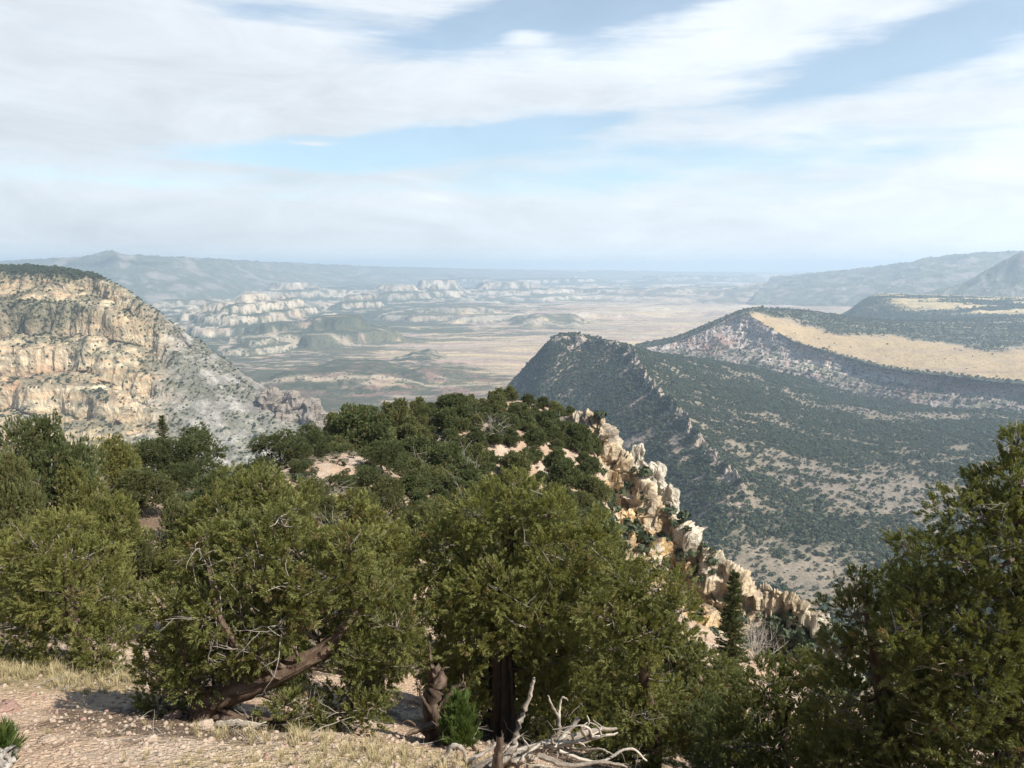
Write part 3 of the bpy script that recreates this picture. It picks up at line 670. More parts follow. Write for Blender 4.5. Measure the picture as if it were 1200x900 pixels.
def plumes(nb, L, wd, seed, k=7, spread=(.25, .95), ln=(.35, .65)):
    """k sprays of nb slim blades around +Z"""
    g = np.random.default_rng(seed); out = []; tips = []
    for _ in range(k):
        t = g.uniform(0, 1, nb)**.8; a = g.uniform(0, 2*math.pi, nb); tilt = g.uniform(spread[0], spread[1], nb)*(1.1-.55*t)
        d = np.stack([np.sin(tilt)*np.cos(a), np.sin(tilt)*np.sin(a), np.cos(tilt)], -1)
        l = L*g.uniform(ln[0], ln[1], nb)*(1.1-.45*t)
        b = np.stack([.02*L*np.cos(a), .02*L*np.sin(a), t*L*.72], -1)
        s = np.cross(d, np.array((1.0, 0, .25))+g.normal(size=(nb, 3))*.55); s /= np.linalg.norm(s, axis=1, keepdims=True)
        w_ = wd*g.uniform(.6, 1.3, nb)[:, None]
        mid = b+d*l[:, None]*.45
        out.append(np.stack([b, mid+s*w_*.5, b+d*l[:, None], mid-s*w_*.5], 1))
        tips.append(np.stack([0*t+.0, .5+0*t, 1+0*t, .5+0*t], 1)*(.35+.65*t[:, None]))
    return np.array(out), np.array(tips)
def spray_mesh(name, pos, axis, scale, tint, tmpl, seed, outd=None):
    T, TP = tmpl; g = np.random.default_rng(seed); n = len(pos)
    idx = g.integers(0, len(T), n)
    z = axis/np.linalg.norm(axis, axis=1, keepdims=True)
    x = g.normal(size=(n, 3)) if outd is None else outd/(np.linalg.norm(outd, axis=1, keepdims=True)+1e-9)+g.normal(size=(n, 3))*.25
    x = x-z*(x*z).sum(1, keepdims=True); x /= np.linalg.norm(x, axis=1, keepdims=True)+1e-9; y = np.cross(z, x)
    B = np.stack([x, y, z], 1)                                      # rows = basis
    V = np.einsum('nbqi,nij->nbqj', T[idx]*scale[:, None, None, None], B)+pos[:, None, None, :]
    nb = T.shape[1]
    tp = TP[idx].reshape(-1); tn = np.repeat(tint, nb*4)
    V = V.reshape(-1, 3); Fq = np.arange(len(V)).reshape(-1, 4)
    return mesh_np(name, V, Fq, False, {'tint': tn, 'tip': tp})
def crown_points(lobes, dens, seed, up=.6, inner=.42, drop=.3):
    """lobes: list of (centre[3], radii[3]); returns positions and spray axes on uneven shells"""
    g = np.random.default_rng(seed); Ps, As, Ts, Os = [], [], [], []
    C = np.array([l[0] for l in lobes]); Rd = np.array([l[1] for l in lobes])
    for i, (c, r) in enumerate(lobes):
        r = np.asarray(r, float); n = int(dens*4*math.pi*(r[0]*r[1]+r[0]*r[2]+r[1]*r[2])/3)
        u = g.normal(size=(n, 3)); u /= np.linalg.norm(u, axis=1, keepdims=True)
        keep = g.uniform(size=n) > drop*sst(-.15, -.8, u[:, 2]); u = u[keep]; n = len(u)
        nz = 1+.30*fbm(u[:, 0]*1.7+i*3.1, u[:, 1]*1.7, u[:, 2]*1.7+i, 3)*2.3
        dep = np.where(g.uniform(size=n) < inner, g.uniform(.35, .85, n), g.uniform(.86, 1.03, n))
        p = c+u*r*(nz*dep)[:, None]
        gaps_ = fbm(p[:, 0]*2.3+i, p[:, 1]*2.3, p[:, 2]*2.3, 2)
        k = gaps_ > -.44
        for j in range(len(lobes)):
            if j != i: k &= (((p-C[j])/Rd[j])**2).sum(1) > .5
        p, u = p[k], u[k]
        a = u*.75+np.array((0, 0, up))+g.normal(size=p.shape)*.30
        if len(p) > 40:                     # foliage gathers in tufts with gaps between them
            K = max(4, len(p)//15); cc = p[g.choice(len(p), K, replace=False)]
            d2 = (p**2).sum(1)[:, None]+(cc**2).sum(1)[None]-2*p@cc.T; w_ = d2.argmin(1)
            q = cc[w_]; off = p-q; nrm = np.linalg.norm(off, axis=1, keepdims=True)+1e-6
            push = g.uniform(-.18, .24, K)[w_][:, None]*r.mean()
            p = q+off*.62+u*push
            a = a*.8+off/nrm*.55
            Ti = g.uniform(-.28, .28, K)[w_]
        else: Ti = np.zeros(len(p))
        Ps.append(p); As.append(a); Ts.append(Ti); Os.append(u+.5*(off/nrm if len(p) > 40 else 0)+np.array((0, 0, .25)))
    return np.concatenate(Ps), np.concatenate(As), np.concatenate(Ts), np.concatenate(Os)
def limbs(path, prad, lobes, seed, twigs=7, tw=.006, lr=.022):
    """trunk tube + curved limbs to each lobe + twigs through the lobes"""
    g = np.random.default_rng(seed)
    P = smooth_path(path, 22); rad = np.interp(np.linspace(0, 1, 22), np.linspace(0, 1, len(prad)), prad)
    wood = [tube(P, rad, 12, .20, seed)]; tw_ = []
    if prad[0] > .12:                                  # old trunks: twisted strands of stripy bark
        for s_ in range(6):
            th = s_*1.05+np.linspace(0, 2.2, 22)+g.uniform(0, .5); off = np.stack([np.cos(th)*.8, np.sin(th), np.sin(th+.9)*.55], 1)
            wood.append(tube(P+off*rad[:, None]*.72, rad*g.uniform(.26, .44)*np.linspace(1.15, .7, 22), 7, .22, seed+s_))
    for c, r in lobes:
        c = np.asarray(c); d = np.linalg.norm(P-c, axis=1)+np.where(P[:, 2] > c[2]+.1, 3.0, 0)
        k = int(np.argmin(d)); a = P[k]
        if k == 0: k = 1; a = P[1]
        m = (a+c)/2+g.normal(size=3)*.12*np.linalg.norm(c-a)+np.array((0, 0, -.10*np.linalg.norm(c-a)))
        L_ = smooth_path([a, m, c, c+(c-m)*.12], 9)
        r0 = min(rad[k]*.42, lr*(.6+.4*np.linalg.norm(c-a)))
        wood.append(tube(L_, np.linspace(r0, r0*.25, 9), 6, .1, seed))
        for _ in range(twigs):
            u = g.normal(size=3); u[2] = abs(u[2])*.8-.2; u /= np.linalg.norm(u)
            e = c+u*np.asarray(r)*g.uniform(.85, 1.12); s = L_[g.integers(3, 8)]
            mm = (s+e)/2+g.normal(size=3)*.10*np.linalg.norm(e-s)
            tw_.append(tube(smooth_path([s, mm, e], 5), np.linspace(tw*1.6, tw*.5, 5), 4, 0, 0, g.uniform(.2, 1)))
    return wood, tw_
def dead_twigs(base, d, L, r, depth, g, out, bend=.35):
    n = 7; P = [np.asarray(base, float)]; dd = np.asarray(d, float)/np.linalg.norm(d)
    for _ in range(n-1):
        dd = dd+g.normal(size=3)*bend*.45; dd /= np.linalg.norm(dd); P.append(P[-1]+dd*L/(n-1))
    out.append(tube(smooth_path(P, 10), np.linspace(r, r*.3, 10), 5, .12, int(g.integers(1e6)), 1.0))
    if depth:
        for _ in range(int(g.integers(2, 5))):
            k = g.integers(2, n); nd = dd*.6+g.normal(size=3)*.7; nd[2] = nd[2]*.7+.2
            dead_twigs(P[k], nd, L*g.uniform(.35, .6), r*.5, depth-1, g, out, bend)

DK = 1.75
T_NEAR = plumes(38, .15, .0105, 1, spread=(.25, .95), ln=(.22, .42)); T_CLOSE = plumes(44, .115, .0065, 2, spread=(.25, .95), ln=(.25, .45)); T_MID = plumes(34, .21, .020, 3, ln=(.25, .45)); T_FAR = plumes(13, .36, .075, 4, spread=(.3, 1.2)); T_FAN = plumes(30, .22, .010, 9, spread=(.15, .6))

def place(name, label, cat, group, base, crown, wood, fmat, tex=None, bark=None, scale=(1, 1, 1), rz=0.0):
    e = empty(name, base, rz, scale); tag(e, label, cat, group)
    link('trunk', wood, bark or M_BARK, e)
    if crown is not None: link('crown', crown, fmat, e)
    return e
def pxlobes(L, D, base, g, dj=.8):
    out = []
    for q in L:
        x, y, r = q[:3]; off = q[3] if len(q) > 3 else g.uniform(-dj, dj)*r/F*D
        rm = r/F*D
        out.append((at(x, y, D+off)-base, np.array((rm*1.02, rm*1.05, rm*.98))))
    return out
def key_tree(name, label, D, base, trunk, prad, L, dens, tmpl, fmat, seed, up=.6, twigs=8, deadn=0, deadL=.7, cat='tree', group=None, lr=.022, bark=None, sc=(.75, 1.25), dj=.8):
    """a tree set out limb by limb; trunk/lobes are given as sight lines at the tree's own distance"""
    g = np.random.default_rng(seed); base = np.asarray(base, float)
    lob = pxlobes(L, D, base, g, dj)
    tp = [np.zeros(3)-C_(0, 0, .15)]+[at(x, y, d)-base for x, y, d in trunk]
    wood, tw = limbs(tp, prad, lob, seed, twigs, lr=lr)
    pos, ax, ti, od = crown_points(lob, dens*DK, seed, up)
    tint = np.clip(g.uniform(.15, .85, len(pos))+ti, 0, 1)
    cm = spray_mesh('crown', pos, ax, g.uniform(sc[0], sc[1], len(pos)), tint, tmpl, seed, od)
    if deadn:
        for _ in range(deadn):
            c, r = lob[int(g.integers(len(lob)))]
            u = g.normal(size=3); u[1] = -abs(u[1]); u /= np.linalg.norm(u)
            dead_twigs(c, u+C_(0, -.2, .3), deadL*.75*g.uniform(.6, 1.2), .007, 2, g, tw)
    TREE_BASES.append((base[0], base[1], 1.15))
    return place(name, label, cat, group, base, cm, mesh_np('trunk', *join(wood+tw)), fmat, bark=bark)

def generic(kind, seed):
    """meshes of a free-standing tree 1 m wide and 1 m high (scaled when placed)"""
    g = np.random.default_rng(seed); lob = []
    S = 3.4
    if kind == 'juniper':
        n = 15
        for i in range(n):
            h = g.uniform(.20, .86); rmax = .52*math.sin(math.pi*min(.97, (h+.16)*.86))**.7
            a = i*2.4+g.uniform(-.4, .4); q = rmax*g.uniform(.45, .8)
            r = g.uniform(.13, .21)
            lob.append((C_(q*math.cos(a), q*math.sin(a), h)*S, C_(r, r, r*g.uniform(1.0, 1.4))*S))
        lob.append((C_(g.normal()*.05, g.normal()*.05, .82)*S, C_(.14, .14, .2)*S)); lob.append((C_(0, 0, .5)*S, C_(.26, .26, .3)*S))
    else:
        n = 13
        for i in range(n):
            h = g.uniform(.16, .84); rmax = .50*math.sqrt(max(.05, 1-((h-.42)/.55)**2))
            a = i*2.4+g.uniform(-.5, .5); q = rmax*g.uniform(.45, 1.0); r = g.uniform(.11, .25)
            lob.append((C_(q*math.cos(a), q*math.sin(a), h)*S, C_(r, r, r*.85)*S))
        lob.append((C_(g.normal()*.08, g.normal()*.08, .5)*S, C_(.27, .27, .27)*S)); lob.append((C_(.03, .05, .83)*S, C_(.17, .17, .16)*S))
    tp = [C_(0, 0, -.12), C_(.04, .02, .3)*S*.4, C_(g.normal()*.05, g.normal()*.05, .3)*S, C_(g.normal()*.05, g.normal()*.05, .7)*S]
    wood, tw = limbs(tp, [.13, .10, .07, .025], lob, seed, 5)
    return lob, wood, tw, S, g
LIB = {}
def library(key, kind, seed, dens, tmpl, fmat, dead=0, sc=(.8, 1.25)):
    lob, wood, tw, S, g = generic(kind, seed)
    pos, ax, ti, od = crown_points(lob, dens, seed, .55)
    cm = spray_mesh('crown', pos, ax, g.uniform(sc[0], sc[1], len(pos)), np.clip(g.uniform(.15, .85, len(pos))+ti, 0, 1), tmpl, seed, od)
    for _ in range(dead):
        c, r = lob[int(g.integers(len(lob)))]; u = g.normal(size=3); u[2] = abs(u[2])*.5
        dead_twigs(c, u, .8, .012, 2, g, tw)
    cm.materials.append(fmat)
    wm = mesh_np('trunk', *join(wood+tw)); wm.materials.append(M_BARK)
    LIB.setdefault(key, []).append((cm, wm, S))
for s in range(3): library('juniper', 'juniper', 40+s, 110, T_MID, M_JUN, 2)
for s in range(3): library('dull_juniper', 'juniper', 50+s, 105, T_MID, M_JUND, 5)
for s in range(3): library('pinyon', 'pinyon', 60+s, 105, T_MID, M_PIN, 3)
for s in range(4): library('far_pinyon', 'pinyon', 70+s, 46, T_FAR, M_PIN, 2, (.8, 1.3))
for s in range(2): library('far_juniper', 'juniper', 80+s, 40, T_FAR, M_JUND, 4, (.8, 1.3))
_gi = 0
def lib_tree(key, name, label, x, y, h, w, cat='tree', group=None, rz=None, z=None):
    global _gi; _gi += 1
    var = LIB[key][_gi % len(LIB[key])]; g = np.random.default_rng(900+_gi)
    z = float(hN(x, y)) if z is None else z
    S = var[2]
    e = empty(name, (x, y, z-.05), g.uniform(0, 6.28) if rz is None else rz, (w/(S*1.18), w/(S*1.18), h/(S*1.06)))
    tag(e, label, cat, group)
    for nm, me in zip(('crown', 'trunk'), var[:2]):
        o = bpy.data.objects.new(nm, me); COL.objects.link(o); o.parent = e
    TREE_BASES.append((x, y, w*.45))
    return e
def lib_px(key, name, label, px, ytop, D, wpx, group=None, minh=1.2):
    """stands on the ground at distance D; its top is seen at ytop"""
    D = dn(D)
    b = at(px, 500, D); x, y = b[0], b[1]; z = float(hN(x, y)); top = at(px, ytop, D)[2]
    h = max(top-z, minh); return lib_tree(key, name, label, x, y, h, min(wpx/F*D, h*1.5), 'tree', group)

# ---- the big foreground trees ------------------------------------------------------------------
gb = lambda px, D: np.array((at(px, 500, D)[0], D, float(hN(at(px, 500, D)[0], D))))
b = gb(100, 12.3)
key_tree('juniper_tree', 'bushy sunlit yellow-green juniper beside the dry grass bank at the left edge', 12.3, b, [(90,740,12.3),(80,690,12.3),(75,640,12.3)], [.11,.09,.06,.02],
         [(75,622,26),(48,648,34),(105,655,34),(15,690,40),(75,698,45),(130,695,32),(140,738,26),(30,738,42),(88,748,45),(118,768,32),(60,775,34),(8,655,32),(85,655,30),(-10,735,35)], 95, T_NEAR, M_JUN, 101, deadn=3)
b = gb(214, 8.9)
key_tree('juniper_tree', 'large juniper with a thick trunk leaning right, low over the bare sand', 9.0, b,
         [(240,826,8.9),(275,812,8.9),(330,788,8.9),(375,765,9.0),(405,735,9.1),(425,700,9.2)], [.15,.13,.11,.095,.08,.06,.03],
         [(205,715,40),(188,765,32),(200,812,30,.3),(245,690,46),(250,760,45,.35),(300,655,45),(300,725,50,.3),(350,655,44),(345,715,42,.4),(395,675,42),(437,700,38),(462,735,36),(468,770,30),(395,735,40,.5),(440,790,32,.3),(285,790,36,.8),(345,842,26,-.3),(395,832,28,.1),(330,612,26),(410,640,26),(240,640,24),(380,865,22,-.2),(272,640,30),(270,772,26,-.35),(225,800,26,-.2),(190,828,24,.1),(330,735,34,-.3),(420,770,30,-.1),(430,830,26,-.1),(300,760,24,-.45),(350,690,36,-.4),(250,720,36,-.35),(215,765,30,-.2)],
         120, T_NEAR, M_JUN, 102, deadn=16, deadL=.75, lr=.03, twigs=12)
b = gb(590, 11.0)
key_tree('juniper_tree', 'tall dark-trunked juniper in the centre behind the bleached fallen wood', 11.2, b,
         [(588,800,11.0),(586,740,11.0),(590,680,11.2),(600,620,11.2)], [.20,.17,.14,.09,.03],
         [(598,592,36),(556,604,30),(640,600,36),(528,640,38),(585,650,50),(650,652,44),(692,640,34),(516,690,36),(560,708,45),(622,708,50),(682,700,44),(518,735,30),(645,762,42,.4),(690,762,40),(560,775,34,.5),(500,655,26),(620,800,36,.8),(540,820,30,1.0),(670,820,40,.8),(600,745,46,.6),(520,780,34,.8),(640,860,40,1.2),(690,880,36,.8),(560,745,34,-.6),(615,735,36,-.6),(545,700,30,-.5),(650,720,36,-.5),(585,690,36,-.6),(540,805,34,-.2),(640,812,34,-.2),(566,845,26,.3),(622,850,26,.3),(530,790,28,-.3),(640,780,30,-.4)],
         115, T_NEAR, M_JUN, 103, deadn=8, deadL=.8, lr=.03, bark=M_BARKD)
b = gb(772, 10.2)
key_tree('juniper_tree', 'drooping yellowish juniper at the right hand of the tall central juniper', 10.0, b,
         [(765,850,10.1),(755,800,10.0),(755,740,10.0)], [.12,.10,.07,.03],
         [(735,690,36),(772,692,32),(798,718,26),(760,742,34),(725,762,32),(750,792,36),(768,832,30),(740,842,38),(762,880,34),(720,892,30),(705,725,28)], 115, T_NEAR, M_JUN, 104, deadn=4, up=.35)
b = gb(820, 16.5)
key_tree('juniper_tree', 'dull olive juniper in shade between the drooping juniper and the slender fir', 16, b, [(825,880,16.5),(825,820,16),(815,780,16)], [.13,.11,.07,.03],
         [(792,770,36),(832,802,36),(808,832,44),(850,848,36),(826,882,42),(780,815,30),(868,880,30),(790,880,34)], 80, T_MID, M_JUND, 105, deadn=5)
b = gb(305, 15.5)
key_tree('juniper_tree', 'bright juniper with plume-like tips rising behind the leaning one', 15.5, b, [(305,700,15.5),(305,650,15.5),(300,600,15.5)], [.14,.12,.08,.03],
         [(288,580,30),(318,602,38),(258,604,30),(352,640,30),(292,640,40),(342,595,26),(232,628,26),(345,675,30),(270,660,30),(310,572,20)], 85, T_NEAR, M_JUN, 106, deadn=4, sc=(1.0, 1.5))
b = gb(432, 20)
key_tree('juniper_tree', 'juniper with a thin upright crown between the leaning and the central juniper', 20, b, [(430,690,20),(428,640,20)], [.12,.09,.04],
         [(415,598,20),(438,625,24),(405,635,24),(460,652,24),(430,668,30),(470,690,26),(395,670,24)], 70, T_MID, M_JUN, 107, deadn=5)
b = gb(1215, 6.9)
key_tree('pinyon_pine', 'dark pine towering at the right edge, its left tips catching light', 6.9, b, [(1215,800,6.9),(1205,680,6.9),(1195,560,6.9)], [.16,.14,.10,.02],
         [(1192,522,20),(1180,566,36),(1205,575,34),(1140,612,40),(1190,640,60),(1112,650,34),(1160,700,60),(1105,712,46),(1235,740,80),(1090,770,50),(1160,800,70),(1250,850,80),(1110,850,60),(1180,890,60),(1155,575,24),(1240,640,60),(1075,700,34),(1060,740,40),(1120,790,60,-.3),(1200,830,70,-.3),(1140,730,50,-.3),(1170,920,70,-.3),(1080,900,60),(1250,930,80)],
         150, T_CLOSE, M_RIGHT, 108, deadn=6, up=.7, sc=(.8, 1.4), deadL=.5)
b = gb(1040, 7.6)
key_tree('pinyon_pine', 'shaded bushy pine in front of the valley, left neighbour of the towering pine', 7.7, b, [(1040,860,7.7),(1030,780,7.7),(1015,720,7.7)], [.13,.11,.07,.02],
         [(1008,690,20),(1000,722,34),(1048,745,46),(978,760,26),(1030,800,56),(985,830,44),(1078,690,30),(1060,650,20),(1075,830,50),(1020,880,50),(1045,690,24),(1000,850,50,-.3),(1050,880,60,-.3),(970,880,40),(1100,880,60),(1090,790,44)], 135, T_CLOSE, M_RIGHT, 109, deadn=5, up=.7, sc=(.8, 1.35), deadL=.5)
b = gb(915, 9.2)
key_tree('pinyon_pine', 'low shaded pine below the white rock fins at the lower right', 9.2, b, [(918,880,9.2),(915,830,9.2)], [.11,.09,.05],
         [(940,785,26),(905,806,36),(885,845,40),(945,845,48),(862,875,34),(920,890,46),(968,800,24),(985,880,40),(900,880,50,-.3),(850,905,40),(955,900,50,-.2)], 120, T_CLOSE, M_RIGHT, 110, deadn=5, up=.7, sc=(.9, 1.5), deadL=.5)

# ---- slender fir and the twiggy bush next to it ----------------------------------------------------
def fir(px, ytop, ybot, D, wpx, label, seed):
    g = np.random.default_rng(seed); bot, top = at(px, ybot, D), at(px, ytop, D); H = top[2]-bot[2]; W = wpx/F*D/2
    pos, ax, wood = [], [], [tube([(0, 0, -2.5), (0, 0, H*.5), (0, 0, H)], [.09, .06, .01], 7)]
    sF = min(1.0, H/6)
    for k in range(52):
        h = (k+g.uniform(0, .8))/52; L_ = W*(1-h)**.85*g.uniform(.45, 1.15)+.04
        for a in g.uniform(0, 6.28, 8):
            d = C_(math.cos(a), math.sin(a), -.12+.5*h); m = max(6, int(L_/.035)); tt = np.linspace(.05, 1, m)
            pos.append(C_(0, 0, h*H)+d*L_*tt[:, None]); ax.append(np.repeat((d+C_(0, 0, .25))[None], m, 0)+g.normal(size=(m, 3))*.25)
            wood.append(tube([C_(0, 0, h*H), C_(0, 0, h*H)+d*L_*.9], [.012, .004], 4))
    pos, ax = np.concatenate(pos), np.concatenate(ax)
    cm = spray_mesh('crown', pos, ax, g.uniform(.8, 1.25, len(pos))*sF, g.uniform(0, .7, len(pos)), T_MID, seed)
    place('fir_tree', label, 'tree', None, bot, cm, mesh_np('trunk', *join(wood)), M_PIN)
fir(855, 671, 810, 27, 46, 'slender dark fir standing alone against the pale rocks', 5)
fir(193, 487, 545, 40, 26, 'small pointed young fir sticking up above the left tree line', 6)
def twig_bush(px, py, D, hpx, label, seed, mat=None, n=16, name='dead_bush'):
    g = np.random.default_rng(seed); b0 = at(px, py, D); out = []
    for _ in range(n):
        u = g.normal(size=3); u[2] = abs(u[2])+.6
        dead_twigs((0, 0, -.1), u, hpx/F*D*g.uniform(.7, 1.1), .012*D/25+.004, 2, g, out, .25)
    o = link(name, mesh_np(name, *join(out)), mat or M_TWIG); o.location = b0; tag(o, label, 'bush', 'dead grey bushes'); return o
twig_bush(885, 772, 30, 50, 'dark leafless bush beside the slender fir', 31, M_OLD, 22)
for px, py, lab in [(395,625,'silvery leafless bush among the junipers left of centre'),(690-150,565,'bleached leafless bush in the middle of the wooded knoll'),(575,520,'pale grey dead bush on the knoll below its crest'),(530,560,'small bleached bush above the central juniper'),(495,562,'grey bare bush by the gap of pink soil'),(380,590,'grey bare bush under the left shoulder trees')]:
    q = ground_hit(px, py, 14)
    if q is not None:
        o = twig_bush(px, py, q[1], 34, lab, px, None, 16); o.location = q

# ---- listed trees of the left shoulder -------------------------------------------------------------
for key, name, px, yt, D, wp, lab in [
    ('pinyon','pinyon_pine',48,474,26,112,'tall broad dark pine with grey dead limbs, highest of the left tree line'),
    ('dull_juniper','juniper_tree',12,530,22,80,'grey-green juniper cut by the left edge, below the tall pine'),
    ('juniper','juniper_tree',88,545,24,80,'rounded juniper right below the tall pine'),
    ('juniper','juniper_tree',135,512,33,64,'bright yellow-green juniper against the canyon wall'),
    ('pinyon','pinyon_pine',182,508,37,64,'dark olive pine between the bright juniper and the grey-limbed pine'),
    ('pinyon','pinyon_pine',228,502,38,76,'dark pine with silvery limbs in the dip of the left tree line'),
    ('dull_juniper','juniper_tree',160,548,29,90,'olive juniper below the left tree line, above the sand trail'),
    ('juniper','juniper_tree',110,572,19,100,'broad juniper behind the bushy one by the dry grass'),
    ('dull_juniper','juniper_tree',205,580,23,72,'narrow dull juniper shading the sand trail'),
    ('pinyon','pinyon_pine',245,548,27,80,'dark pine over the shaded trail'),
    ('pinyon','pinyon_pine',326,504,52,96,'wide dark pine on the brow right of the pale dip slope'),
    ('pinyon','pinyon_pine',368,498,58,52,'dark pine on the brow next to the bare pink patch'),
    ('pinyon','pinyon_pine',300,535,42,92,'dense dark pine under the brow, left part'),
    ('pinyon','pinyon_pine',352,540,46,70,'dense dark pine under the brow, touching the pink patch'),
    ('far_pinyon','pinyon_pine',412,472,74,66,'big round dark pine standing at the skyline left of the knoll'),
    ('far_pinyon','pinyon_pine',443,480,70,56,'dark pine leaning into the big round skyline pine'),
    ('pinyon','pinyon_pine',447,513,52,60,'dark pine with a bare foot in front of the pink patch'),
    ('dull_juniper','juniper_tree',380,590,33,66,'greyish juniper mixed with dead limbs left of centre'),
    ('dull_juniper','juniper_tree',360,560,38,60,'dull juniper below the brow pines'),
    ('dull_juniper','juniper_tree',420,570,40,60,'grey-green juniper under the pink soil gap'),
    ('juniper','juniper_tree',470,610,30,60,'light green juniper between the dead bushes and the central tree'),
    ('dull_juniper','juniper_tree',500,590,36,60,'dull juniper behind the left shoulder of the central tree'),
    ('dull_juniper','juniper_tree',690,610,44,70,'juniper at the foot of the ochre block'),
    ('dull_juniper','juniper_tree',735,655,36,70,'juniper below the yellow cliff'),
    ('dull_juniper','juniper_tree',775,690,30,60,'olive juniper under the yellow cliff foot'),
    ('juniper','juniper_tree',190,640,21,60,'short juniper at the end of the sand trail')]:
    lib_px(key, name, lab, px, yt, D, wp)

for key, name, px, yt, D, wp, lab in [
    ('dull_juniper','juniper_tree',800,745,18,80,'dark olive juniper in front of the fir, left of its foot'),
    ('dull_juniper','juniper_tree',868,775,17,70,'dark olive juniper in front of the fir, right of its foot'),
    ('pinyon','pinyon_pine',760,780,13,80,'shaded pine at the lower edge behind the drooping juniper'),
    ('pinyon','pinyon_pine',835,815,13,90,'shaded pine at the lower edge between the drooping juniper and the shaded pines'),
    ('dull_juniper','juniper_tree',715,800,12,70,'low juniper under the drooping juniper'),
    ('dull_juniper','juniper_tree',25,690,15,80,'juniper behind the lower left part of the bushy one'),
    ('dull_juniper','juniper_tree',110,690,16,80,'juniper behind the lower right part of the bushy one'),
    ('dull_juniper','juniper_tree',205,720,12.5,64,'low juniper behind the left end of the leaning crown'),
    ('dull_juniper','juniper_tree',330,730,12.5,90,'low juniper behind the trunk of the leaning one'),
    ('dull_juniper','juniper_tree',425,760,12,70,'low juniper behind the right end of the leaning crown'),
    ('dull_juniper','juniper_tree',470,690,17,80,'juniper filling the gap behind the brown stump'),
    ('dull_juniper','juniper_tree',545,640,19,90,'juniper hidden behind the left half of the central tree'),
    ('juniper','juniper_tree',640,640,18,90,'juniper close behind the right half of the central tree'),
    ('dull_juniper','juniper_tree',700,690,15,100,'juniper behind the drooping juniper'),
    ('dull_juniper','juniper_tree',600,740,15,110,'low juniper behind the dark central trunk'),
    ('dull_juniper','juniper_tree',520,770,13.5,80,'low dull juniper behind the brown stump'),
    ('dull_juniper','juniper_tree',665,780,13,90,'low juniper behind the fallen dead tree'),
    ('juniper','juniper_tree',755,700,20,90,'olive juniper behind the drooping one, below the ochre buttress'),
    ('dull_juniper','juniper_tree',250,660,19,70,'dull juniper in the shade behind the leaning one'),
    ('juniper','juniper_tree',345,660,18,80,'juniper behind the right part of the leaning crown'),
    ('dull_juniper','juniper_tree',410,690,16,80,'juniper between the leaning crown and the brown stump'),
    ('dull_juniper','juniper_tree',60,600,20,100,'juniper behind the bushy one at the left edge'),
    ('dull_juniper','juniper_tree',150,610,21,70,'olive juniper at the left side of the sand trail'),
    ('juniper','juniper_tree',20,600,17,90,'yellow-green juniper cut by the left edge behind the bushy one'),
    ('pinyon','pinyon_pine',275,545,38,70,'dark pine in the second row under the brow'),
    ('dull_juniper','juniper_tree',335,575,31,70,'juniper above the bright plume-tipped one'),
    ('pinyon','pinyon_pine',205,540,34,60,'dark pine in the second row above the shaded trail'),
    ('pinyon','pinyon_pine',425,545,46,56,'dark pine just below the pink patch'),
    ('dull_juniper','juniper_tree',455,560,42,56,'grey-green juniper right of the pine below the pink patch'),
    ('pinyon','pinyon_pine',395,555,44,54,'small dark pine left below the pink patch'),
    ('dull_juniper','juniper_tree',540,590,42,64,'grey juniper above the left shoulder of the central tree'),
    ('pinyon','pinyon_pine',585,570,48,60,'dark pine just above the top of the central tree'),
    ('dull_juniper','juniper_tree',640,575,50,64,'juniper above the right shoulder of the central tree'),
    ('pinyon','pinyon_pine',660,600,46,60,'dark pine left of the ochre block'),
    ('dull_juniper','juniper_tree',715,640,44,60,'shrubby juniper on the steep bank under the ochre buttress')]:
    lib_px(key, name, lab, px, yt, D, wp)

# ---- the wooded knoll: one object for every tree --------------------------------------------------------
g = np.random.default_rng(77); pts = []
def rad_ok(x, y, r):
    return all((x-a)**2+(y-b_)**2 > (.5*(r+c_))**2*1.0 for a, b_, c_ in pts)
bare = [(402,527,9),(480,575,9),(548,560,8),(500,545,8),(612,522,8),(640,545,7),(600,495,6),(660,520,7)]
zones = {'crest': 'small dark pine on the skyline of the wooded knoll', 'edge': 'dark pine at the cliff edge of the wooded knoll', 'slope': 'dark pine on the slope of the wooded knoll', 'foot': 'pine at the near foot of the wooded knoll'}
tries = 0
while tries < 9000 and len(pts) < 190:
    tries += 1
    D = g.uniform(42, 99); px = g.uniform(395, 712)
    q = at(px, 500, D); x, y = q[0], q[1]
    if sd_out(x, y) > 1.0: continue
    z = float(hN(x, y)); py = 450-F*((z/ D)*cp+sp)/(cp-(z/D)*sp)
    if py < 450 or any(abs(px-a)*1.0+abs(py-b_)*1.3 < r for a, b_, r in bare): continue
    if px < 480 and D < 60: continue
    r = g.uniform(1.1, 2.5)
    if not rad_ok(x, y, r*1.36): continue
    pts.append((x, y, r*1.36))
    zone = 'crest' if D > 88 else 'edge' if px > 640 else 'foot' if D < 62 else 'slope'
    key = 'far_juniper' if g.uniform() < .22 else 'far_pinyon'
    lib_tree(key, 'juniper_tree' if 'jun' in key else 'pinyon_pine', zones[zone].replace('pine', 'juniper') if 'jun' in key else zones[zone], x, y, r*g.uniform(.95, 1.25)*1.15, r*1.5, 'tree', zones[zone].replace('dark pine', 'trees').replace('small trees', 'trees').replace('pine', 'trees'))
